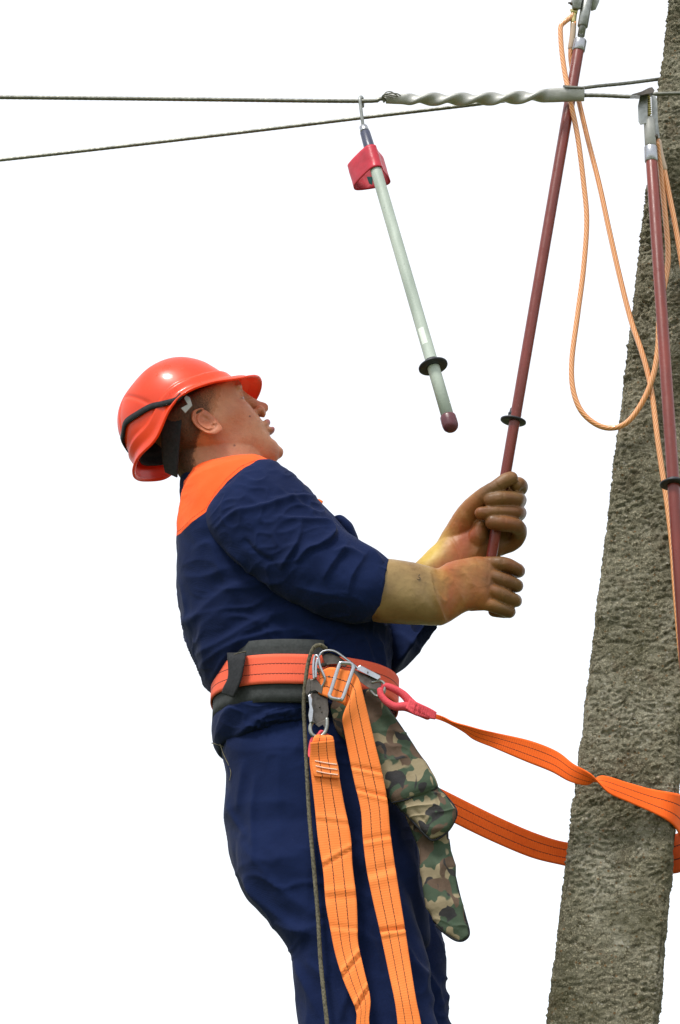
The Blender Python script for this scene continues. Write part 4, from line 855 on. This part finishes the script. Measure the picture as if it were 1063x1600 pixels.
# ---- gloves
def chain(mb, pts, m=22):
    P = np.array([np.r_[W(p[0], p[1], p[2]), p[3]*.00125] for p in pts]); Q = crl(P, .003); sweep(mb, Q[:, :3], Q[:, 3], m)
mb = MB()
loft(mb, [(590, 872, 582, 968, -.180, .050), (606, 876, 596, 970, -.176, .053), (640, 881, 640, 973, -.160, .050), (672, 888, 684, 975, -.142, .044), (684, 890, 694, 974, -.136, .040), (700, 881, 706, 968, -.128, .034), (722, 875, 726, 956, -.119, .030), (745, 871, 742, 952, -.113, .026), (765, 873, 757, 952, -.109, .021), (776, 880, 766, 948, -.106, .015)], 60, 60, 2.4)
chain(mb, [(742, 884, -.112, 13), (766, 881, -.112, 11.4), (789, 882, -.112, 11.6), (806, 889, -.096, 10.8), (810, 893, -.070, 10), (796, 893, -.046, 10.5), (782, 892, -.036, 10)])
chain(mb, [(742, 903, -.113, 13), (768, 901, -.114, 11.4), (788, 908, -.113, 11.4), (805, 914, -.095, 10.6), (807, 916, -.070, 10), (792, 916, -.046, 10.5), (778, 915, -.036, 10)])
chain(mb, [(740, 925, -.112, 13), (766, 923, -.113, 11), (786, 930, -.112, 11), (802, 937, -.094, 10.4), (805, 939, -.070, 9.8), (790, 939, -.046, 10.2), (776, 938, -.036, 10)])
chain(mb, [(736, 943, -.108, 12), (760, 943, -.109, 11), (780, 950, -.106, 10), (794, 955, -.091, 10), (795, 956, -.070, 9.6), (784, 956, -.048, 9.4), (772, 955, -.038, 9)])
chain(mb, [(704, 905, -.11, 17), (722, 892, -.085, 15), (742, 886, -.055, 13), (760, 882, -.030, 12), (774, 876, -.022, 11)])
gn = union(mb, .0019, 3, .5)
GFn = [([(672, 892), (678, 925), (688, 950), (696, 972)], 3.5, .0040), ([(690, 900), (705, 905), (718, 925), (726, 945)], 6, .0030), ([(712, 885), (730, 900), (740, 918)], 6, .0028), ([(678, 912), (690, 935), (700, 940)], 5, .003), ([(700, 888), (724, 884), (752, 882)], 7, .0022), ([(742, 872), (756, 888)], 3, -.002), ([(786, 872), (785, 890)], 2.2, -.0016), ([(786, 898), (785, 918)], 2.2, -.0016), ([(784, 922), (783, 940)], 2.2, -.0016), ([(764, 872), (763, 890)], 2.2, -.0012), ([(764, 893), (763, 912)], 2.2, -.0012)]
folds(gn, GFn, .0006, 40, 5)
V = verts(gn); px, py, d = proj(V)
fattr(gn, 'cuff', sst(704, 672, px-(py-930)*.12)); fattr(gn, 'dirt', np.clip(1.0*sst(745, 785, px)+.25*vn(V*30, 3)*sst(700, 740, px), 0, 1)); fattr(gn, 'yel', .8*np.exp(-(((px-800)/8)**2+((py-893)/8)**2))*0+ .22*np.exp(-(((px-690)/14)**2+((py-905)/30)**2)))
gl1 = obj('glove', gn, M['glove'], worker, fix=False); gl1['label'] = 'right glove, nearer the camera, back of the hand showing'
# ink mark on the cuff: a 3 with two dots
mb = MB()
def surf_t(px, py): return -.160-.0505+abs((py-927)/46.)**2.2*.024+abs(px-645)*0.0003
def stroke(pts, r=.0009): sweep(mb, crl([W(x, y, surf_t(x, y)-.002) for x, y in pts], .001), r, 6)
stroke([(649, 897), (653, 896), (656, 898), (653, 900.5), (657, 903), (654, 905.5), (650, 904)]); stroke([(647, 899), (646, 901)]); stroke([(627, 884), (629, 886)]); stroke([(633, 898), (634, 900)])
obj('ink_mark', mb, M['ink'], gl1)
# far hand
mb = MB()
loft(mb, [(640, 890, 700, 935, .01, .045), (655, 876, 720, 915, .005, .045), (676, 855, 742, 898, .0, .042), (700, 832, 758, 884, -.004, .036), (716, 812, 768, 876, -.006, .032), (732, 792, 790, 862, -.006, .026), (752, 778, 806, 840, -.004, .022), (776, 764, 812, 800, .0, .018)], 60, 50, 2.2)
chain(mb, [(692, 866, .002, 18), (714, 836, -.010, 22), (732, 803, -.036, 19), (752, 779, -.064, 14.5), (774, 762, -.082, 12), (790, 751, -.086, 11.5), (799, 747, -.084, 11)])
chain(mb, [(785, 780, .0, 12), (803, 770, -.008, 12), (814, 762, -.030, 11.5), (811, 756, -.055, 11), (806, 758, -.066, 10)])
chain(mb, [(785, 800, .0, 12), (804, 790, -.004, 12.5), (811, 782, -.030, 12.5), (806, 780, -.066, 12.5), (788, 779, -.082, 12.5), (768, 782, -.083, 12)])
chain(mb, [(785, 820, .0, 12), (805, 808, -.004, 11.5), (812, 801, -.030, 11), (804, 800, -.066, 10.5), (780, 800, -.080, 10.5), (752, 802, -.080, 10.5)])
chain(mb, [(780, 855, .0, 14), (802, 846, -.008, 14), (811, 832, -.030, 13), (806, 822, -.060, 12.5), (788, 818, -.078, 12.5), (770, 816, -.079, 12)])
chain(mb, [(745, 815, -.012, 16), (772, 782, -.004, 15), (798, 762, -.010, 12)])
chain(mb, [(740, 850, -.012, 24), (748, 838, -.030, 18), (752, 822, -.040, 12)])
gf_ = union(mb, .0019, 4, .5)
folds(gf_, [([(724, 800), (735, 825), (732, 860)], 6, .003), ([(745, 825), (750, 850), (742, 870)], 5, .0025), ([(704, 838), (716, 860), (720, 880)], 4, -.003), ([(756, 800), (764, 806)], 3, .001), ([(787, 768), (786, 792)], 2.2, -.0016), ([(782, 792), (781, 810)], 2.2, -.0014), ([(790, 808), (789, 830)], 2.2, -.0016), ([(774, 752), (782, 764)], 2.2, -.0014)], .0006, 40, 7)
V = verts(gf_); px, py, d = proj(V); al = (px-640)*.72-(py-900)*.69
fattr(gf_, 'cuff', np.clip(sst(50, 25, al)*.5, 0, 1)); fattr(gf_, 'yel', np.clip(np.exp(-(((al-48)/30)**2+(((px-690)*.69+(py-848)*.72+2)/16)**2))*1.2, 0, 1)); fattr(gf_, 'dirt', np.clip(.8*sst(735, 765, px)+.2*vn(V*30, 5), 0, 1))
gl2 = obj('glove', gf_, M['glove'], worker, fix=False); gl2['label'] = 'left glove, farther hand, fingers closed round the rod with the thumb up'
# ================================================================== HARNESS PIECES HANGING AT THE HIP
# cord
mb = MB(); P = crl([W(509, 1013, -.205), W(500, 1008, -.212), (W(490, 1013, -.212)), W(482, 1035, -.207), W(477, 1070, -.200), W(475, 1100, -.195), W(477, 1150, -.190), W(480, 1210, -.190), W(484, 1280, -.192), W(491, 1360, -.190), W(497, 1430, -.188), W(501, 1500, -.186), W(507, 1560, -.190), W(512, 1610, -.192), W(516, 1700, -.2), W(518, 1800, -.2)], .0025)
sweep(mb, P, .0040*(1+.10*vn(P*300, 4)), 16, strand_prof(4, .22, .022, 16))
tag(obj('cord', mb, M['cord']), 'thin drab cord hanging from the snap hook down the trouser leg', 'cord')
# swivel snap hook hanging below the belt at the near hip
sh = thing('snap_hook', 'worn steel snap hook hanging upright at the hip above the stitched strap end', 'snap hook', W(492, 1150, -.2), 'steel snap hooks')
T0 = -.212
mb = MB()
def tubepx(mb, pts, r, m=12): sweep(mb, crl([W(*p) for p in pts], .0015), r, m)
plate(mb, [(483, 1088), (489, 1082), (497, 1080), (512, 1090), (514, 1110), (512, 1126), (506, 1128), (496, 1131), (489, 1130), (487, 1126)], T0+.006, .004, bev=.001)
plate(mb, [(483, 1088), (488, 1082), (490, 1100), (491, 1130), (485, 1128), (484, 1108)], T0-.003, .012, bev=.0012)
hk = obj('hook_body', mb, M['steel_dark'], sh, sm=False)
mb = MB(); plate(mb, [(482, 1087), (485, 1084), (488, 1092), (487, 1100), (490, 1110), (488, 1128), (484, 1130), (482, 1118), (484, 1105)], T0-.012, .004, bev=.0012); obj('spine', mb, M['steel_bright'], sh, sm=False)
mb = MB(); tubepx(mb, [(489, 1128, T0), (485, 1136, T0), (487, 1146, T0), (494, 1151, T0), (502, 1150, T0), (508, 1144, T0), (511, 1134, T0), (511, 1124, T0)], .0038); obj('hook_bow', mb, M['steel'], sh)
mb = MB(); plate(mb, [(492, 1131), (503, 1127), (511, 1123), (512, 1135), (509, 1141), (505, 1132), (498, 1136)], T0, .004, bev=.0008); obj('gate', mb, M['steel_dark'], sh, sm=False)
mb = MB()
plate(mb, [(481, 1062), (494, 1060), (505, 1074), (503, 1084), (493, 1078), (485, 1080), (478, 1084)], T0, .012, bev=.001); plate(mb, [(480, 1064), (484, 1058), (486, 1078), (480, 1086), (477, 1082)], T0-.006, .004, bev=.0008); obj('swivel', mb, M['steel_dark'], sh, sm=False)
mb = MB(); tubepx(mb, [(491, 1060, T0-.008), (490, 1042, T0-.01), (492, 1026, T0-.01), (497, 1026, T0-.012), (500, 1040, T0-.012), (505, 1052, T0-.012), (508, 1062, T0-.010), (504, 1072, T0-.004), (498, 1074, T0-.002)], .0026)
tubepx(mb, [(494, 1058, T0-.012), (494, 1042, T0-.014), (496, 1030, T0-.014)], .0024); obj('shackle', mb, M['steel_bright'], sh)
mb = MB(); tubepx(mb, [(497, 1046, T0-.002), (503, 1058, T0-.002), (507, 1068, T0-.002), (501, 1076, T0-.0), (495, 1068, T0)], .0028, 10); obj('cord_loop', mb, M['cord'], sh)
mb = MB()
for (x, y) in ((507, 1038), (509, 1057)): hexbolt(mb, W(x-4, y+1, T0+.002), R_*.75-F_*.6+U_*.1, .0042, .010)
obj('bolt', mb, M['steel_dark'], sh, sm=False)
mb = MB()
for (x, y) in ((503, 1112), (500, 1104), (486, 1118)): lathe(mb, W(x, y, T0+.004), W(x, y, T0+.004)-F_, [(0, .0014), (.0035, .0013), (.004, .0008)], 10)
obj('rivet', mb, M['steel_dark'], sh)
# second snap hook lying along the belt towards the pole
s2 = thing('snap_hook', 'curved steel snap hook lying along the belt and clipped to a red loop', 'snap hook', W(560, 1050, -.2), 'steel snap hooks')
T1 = -.200
mb = MB()
rr = [(499, 1025, T1), (503, 1019, T1), (512, 1016, T1), (524, 1018, T1), (536, 1026, T1), (548, 1035, T1), (560, 1045, T1+.01)]
P = crl([W(*p) for p in rr], .002); T, N, B = frames(P); ring = []
for i in range(len(P)):
    up = np.cross(T[i], F_); up /= np.linalg.norm(up); a = .0016; b = .009
    ring.append([P[i]+up*a-F_*b, P[i]+up*a*1.6, P[i]+up*a+F_*b, P[i]-up*a+F_*b, P[i]-up*a*1.2, P[i]-up*a-F_*b])
ring = np.array(ring); mb.add(ring.reshape(-1, 3), grid_faces(len(P), 6)+[tuple(range(6))[::-1], tuple((len(P)-1)*6+j for j in range(6))]); obj('hook_arm', mb, M['steel_bright'], s2)
mb = MB(); plate(mb, [(503, 1024), (514, 1019), (530, 1026), (545, 1037), (540, 1042), (525, 1037), (508, 1038)], T1+.006, .006, bev=.001); plate(mb, [(552, 1046), (594, 1062), (597, 1072), (590, 1078), (575, 1074), (556, 1060)], T1+.004, .008, bev=.001); obj('hook_body', mb, M['steel_dark'], s2, sm=False)
mb = MB(); plate(mb, [(560, 1041), (563, 1039), (594, 1055), (595, 1059), (591, 1062), (558, 1046)], T1-.004, .012, bev=.0015); obj('latch', mb, M['steel_bright'], s2, sm=False)
mb = MB(); lathe(mb, W(575, 1050, T1-.012), W(575, 1050, T1-.012)-F_, [(0, .0014), (.002, .0013)], 10); obj('rivet', mb, M['steel_dark'], s2)
mb = MB(); tubepx(mb, [(582, 1066, T1), (593, 1064, T1), (600, 1068, T1), (601, 1078, T1), (596, 1087, T1+.004), (587, 1087, T1+.006), (580, 1080, T1+.006)], .0030); obj('hook_bow', mb, M['steel'], s2)
# orange webbing strap hanging in two lengths
ws = thing('webbing_strap', 'orange webbing strap hanging in two lengths down the navy trousers', 'strap', W(575, 1600, -.2))
mb = MB()
TS = -.205
ribbon(mb, [(497, 1150, T0-.006, 512, 1148, T0-.006), (489, 1156, T0-.012, 521, 1152, T0-.010), (484, 1185, TS-.010, 523, 1180, TS-.010), (487, 1215, TS-.006, 530, 1212, TS-.006), (492, 1260, TS, 538, 1256, TS), (497, 1310, TS, 548, 1305, TS), (505, 1360, TS, 551, 1352, TS), (509, 1410, TS, 557, 1402, TS), (516, 1450, TS, 559, 1445, TS), (524, 1490, TS, 560, 1474, TS), (537, 1532, TS-.004, 569, 1515, TS-.004), (556, 1578, TS-.006, 579, 1561, TS-.006), (557, 1605, TS-.004, 578, 1605, TS-.004), (560, 1680, TS, 600, 1680, TS), (572, 1800, TS, 615, 1790, TS), (595, 1840, TS, 625, 1815, TS)], .004, .0026, wob=.0025,
       creases=[(.20, .012, .005, .0018), (.285, -.024, .004, .0036), (.37, .006, .008, .0024), (.455, .01, .005, -.0018), (.535, -.022, .004, .0050), (.615, -.018, .0035, .006)], nv=13)
obj('webbing', mb, M['web_orange'], ws)
mb = MB()
ribbon(mb, [(500, 1050, T1-.016, 498, 1084, T1-.012), (516, 1043, T1-.020, 508, 1088, T1-.016), (536, 1046, T1-.024, 526, 1096, T1-.020), (548, 1050, T1-.026, 540, 1101, T1-.022)], .004, .0026, nv=13)
ribbon(mb, [(536, 1047, T1-.020, 524, 1092, T1-.018), (551, 1050, T1-.022, 541, 1104, T1-.020), (562, 1064, T1-.028, 540, 1106, T1-.030), (568, 1085, T1-.026, 536, 1122, T1-.030), (576, 1118, TS-.014, 538, 1140, TS-.016), (587, 1165, TS-.008, 545, 1178, TS-.008), (598, 1210, TS-.004, 553, 1218, TS-.004), (606, 1255, TS-.002, 564, 1266, TS-.002), (610, 1300, TS, 567, 1308, TS), (617, 1350, TS, 573, 1358, TS), (625, 1400, TS, 583, 1408, TS), (633, 1450, TS, 595, 1460, TS), (642, 1510, TS, 608, 1522, TS), (650, 1560, TS-.002, 617, 1565, TS-.002), (659, 1605, TS, 622, 1605, TS), (668, 1680, TS, 628, 1680, TS), (668, 1760, TS, 630, 1750, TS), (650, 1830, TS, 622, 1805, TS), (620, 1850, TS, 605, 1818, TS)], .004, .0026, wob=.0025,
       creases=[(.195, -.022, .004, .0036), (.245, -.026, .004, .0040), (.335, .0, .005, .0028), (.40, .006, .010, .0028), (.52, -.006, .004, .006)], nv=13, seed=5)
obj('webbing', mb, M['web_orange'], ws)
mb = MB(); ribbon(mb, [(497, 1145, T0+.010, 512, 1146, T0+.010), (486, 1154, T0+.014, 520, 1156, T0+.012), (482, 1170, T0+.012, 500, 1176, T0+.008), (482, 1182, T0+.006, 497, 1176, T0+.002), (486, 1184, T0-.004, 492, 1178, T0-.004)], .003, .0026); tubepx(mb, [(497, 1150, T0-.004), (502, 1143, T0-.001), (509, 1147, T0+.004)], .003)
obj('end_loop', mb, M['web_pink'], ws)
mb = MB()
for y0 in (1189, 1197, 1205):
    P = crl([W(493+(y0-1189)*.14, y0, TS-.0145), W(510, y0+3.2, TS-.0145), W(526+(y0-1189)*.1, y0+5.5, TS-.0135)], .0012); sweep(mb, P+ .0004*np.sin(np.arange(len(P))*2.2)[:, None]*U_, .0011, 6)
obj('bar_tack', mb, M['thread'], ws)
mb = MB(); ribbon(mb, [(485, 1160, T0-.018, 522, 1156, T0-.016), (486, 1185, TS-.0135, 525, 1182, TS-.013), (489, 1205, TS-.0125, 529, 1200, TS-.0115), (491, 1213, TS-.011, 531, 1217, TS-.011)], .003, .0026, nv=13); obj('stitched_end', mb, M['web_orange'], ws)
mb = MB(); c = [(535, 1036), (548, 1037), (552, 1042), (551, 1048), (536, 1090), (532, 1093), (519, 1091), (515, 1086), (517, 1080), (530, 1040)]
P = crl([W(x, y, T1-.032) for x, y in c+c[:1]], .002)[:-1]
n = len(P); cc = P.mean(0); m = 10; th = np.linspace(0, 2*np.pi, m, endpoint=False); R = []
T = np.roll(P, -1, 0)-np.roll(P, 1, 0)
for i in range(n):
    o_ = np.cross(T[i], F_); o_ /= np.linalg.norm(o_); R.append(P[i]+np.outer(np.cos(th)*.0036, o_)+np.outer(np.sin(th)*.0022, F_))
V = np.array(R); Fb = []
for i in range(n):
    for j in range(m): Fb.append((i*m+j, i*m+(j+1) % m, ((i+1) % n)*m+(j+1) % m, ((i+1) % n)*m+j))
mb.add(V.reshape(-1, 3), Fb); obj('adjuster_buckle', mb, M['steel_bright'], ws)
# ------------------------------------------------------------------ lanyard round the pole
ly = thing('lanyard', 'orange webbing lanyard running from the worker round the concrete pole and back', 'lanyard', W(1000, 1300, 0))
mb = MB()
pf = -.075
ribbon(mb, [(668, 1111, -.195, 669, 1121, -.195), (690, 1119, -.192, 691, 1126, -.186), (708, 1128, -.192, 709, 1134, -.182), (730, 1134, -.190, 726, 1144, -.176), (752, 1140, -.182, 742, 1156, -.166), (785, 1147, -.160, 777, 1171, -.155), (830, 1158, -.135, 822, 1190, -.135), (870, 1174, -.112, 862, 1206, -.115), (896, 1193, -.112, 892, 1222, -.102), (925, 1211, -.118, 920, 1226, -.094), (950, 1238, -.100, 940, 1212, -.098), (984, 1254, -.088, 982, 1223, -.088), (1016, 1268, -.080, 1014, 1232, -.080), (1040, 1280, -.076, 1042, 1237, -.076), (1055, 1292, -.056, 1062, 1241, -.056), (1065, 1310, -.01, 1076, 1250, -.01), (1069, 1335, .06, 1082, 1268, .06), (1066, 1360, .13, 1078, 1290, .13), (1040, 1366, .185, 1050, 1305, .185), (1000, 1368, .19, 1000, 1312, .19), (930, 1364, .180, 930, 1318, .180), (883, 1353, .165, 885, 1316, .165), (834, 1341, .145, 840, 1303, .145), (782, 1320, .12, 790, 1282, .12), (730, 1296, .10, 740, 1258, .10), (680, 1270, .08, 690, 1233, .08), (632, 1244, .06, 640, 1210, .06), (596, 1210, .02, 600, 1180, .02)], .005, .0026, wob=.0012, nv=13)
obj('webbing', mb, M['web_hot'], ly)
def rope_loop(mb, pts, r): P = crl([np.r_[W(p[0], p[1], p[2]), p[3]] for p in pts], .002); sweep(mb, P[:, :3], P[:, 3], 20)
mb = MB()
rope_loop(mb, [(669, 1117, -.197, .0075), (655, 1110, -.197, .0095), (642, 1098, -.198, .0085), (630, 1085, -.199, .0075), (615, 1076, -.200, .0068), (603, 1072, -.198, .0062), (598, 1076, -.196, .0060), (597, 1082, -.196, .0060)], 0)
rope_loop(mb, [(668, 1119, -.203, .0070), (650, 1109, -.206, .0100), (634, 1104, -.206, .0088), (618, 1104, -.205, .0075), (605, 1097, -.204, .0068), (596, 1087, -.202, .0062), (594, 1079, -.200, .0060)], 0)
obj('end_loop', mb, M['web_pink'], ly)
mb = MB(); ribbon(mb, [(640, 1092, -.214, 634, 1107, -.214), (655, 1099, -.213, 648, 1117, -.213), (672, 1107, -.207, 668, 1122, -.207), (682, 1113, -.202, 680, 1124, -.202)], .003, .004, nv=9); obj('stitched_end', mb, M['web_pink'], ly)
mb = MB()
for x in (648, 654, 660, 666): P = crl([W(x+2, 1098+(x-648)*.42, -.2175), W(x-2, 1112+(x-648)*.42, -.2175)], .0015); sweep(mb, P, .0008, 6)
obj('bar_tack', mb, M['web_pink'], ly)
# ------------------------------------------------------------------ camouflage cloth bag folded over the belt
cb = thing('cloth_bag', 'rolled camouflage cloth bag hanging from the front of the belt over the thigh', 'cloth bag', W(700, 1465, -.15))
def flat(st, seed, amp=.0035, lines=(), n=110, m=110, ex=3.2):
    mb = MB(); loft(mb, st, n, m, ex, capround=.25); me = mb.mesh('f'); recalc(me); folds(me, list(lines), amp, 13, seed); return me
o1 = flat([(520, 1085, 594, 1082, -.155, .012), (520, 1110, 603, 1104, -.155, .012), (528, 1140, 625, 1136, -.155, .013), (560, 1175, 646, 1168, -.155, .014), (580, 1200, 660, 1192, -.155, .016), (596, 1224, 674, 1212, -.155, .019), (610, 1246, 681, 1226, -.155, .020), (616, 1254, 682, 1231, -.154, .018)], 3, .005, [([(620, 1110), (640, 1160), (675, 1225)], 6, .006), ([(600, 1110), (615, 1170), (640, 1240)], 8, -.005), ([(575, 1090), (590, 1150), (612, 1220)], 7, .005)])
obj('flap', o1, M['camo'], cb, fix=False)
o2 = flat([(612, 1246, 681, 1226, -.150, .016), (622, 1258, 694, 1246, -.150, .018), (634, 1272, 708, 1262, -.150, .020), (650, 1288, 712, 1274, -.150, .020), (662, 1302, 706, 1290, -.150, .018), (672, 1311, 694, 1304, -.150, .010)], 5, .005, [([(680, 1232), (680, 1262), (685, 1300)], 5, .006), ([(640, 1256), (665, 1285), (674, 1308)], 6, -.005)])
obj('rolled_fold', o2, M['camo'], cb, fix=False)
o3 = flat([(630, 1262, 690, 1262, -.125, .012), (640, 1290, 700, 1285, -.125, .014), (652, 1325, 702, 1320, -.125, .013), (660, 1370, 710, 1362, -.125, .013), (668, 1410, 718, 1402, -.125, .012), (679, 1442, 727, 1436, -.125, .012), (690, 1455, 732, 1454, -.125, .010), (704, 1464, 732, 1462, -.125, .008), (715, 1470, 724, 1468, -.125, .006)], 6, .0055, [([(665, 1320), (690, 1370), (702, 1440)], 6, .006), ([(695, 1310), (705, 1370), (718, 1430)], 5, -.004), ([(680, 1380), (690, 1350), (700, 1330)], 6, .005)])
obj('lower_flap', o3, M['camo'], cb, fix=False)
mb = MB()
tubepx(mb, [(614, 1254, -.166), (636, 1249, -.170), (660, 1238, -.168), (680, 1230, -.160)], .0017, 8)
tubepx(mb, [(681, 1228, -.152), (697, 1244, -.150), (711, 1262, -.150), (713, 1274, -.152), (705, 1292, -.154), (692, 1306, -.156), (676, 1313, -.154), (664, 1304, -.158), (640, 1278, -.158), (618, 1256, -.156)], .0022, 8)
tubepx(mb, [(701, 1312, -.128), (706, 1345, -.128), (717, 1395, -.128), (727, 1432, -.127), (733, 1458, -.126), (725, 1469, -.126), (712, 1469, -.128), (695, 1458, -.128), (682, 1446, -.128)], .0022, 8)
tubepx(mb, [(594, 1082, -.158), (605, 1104, -.158), (627, 1136, -.158), (648, 1168, -.158), (662, 1192, -.156), (682, 1227, -.154)], .0016, 8)
obj('dark_piping', mb, M['black_cloth'], cb)
# ================================================================== end: names of everything are final
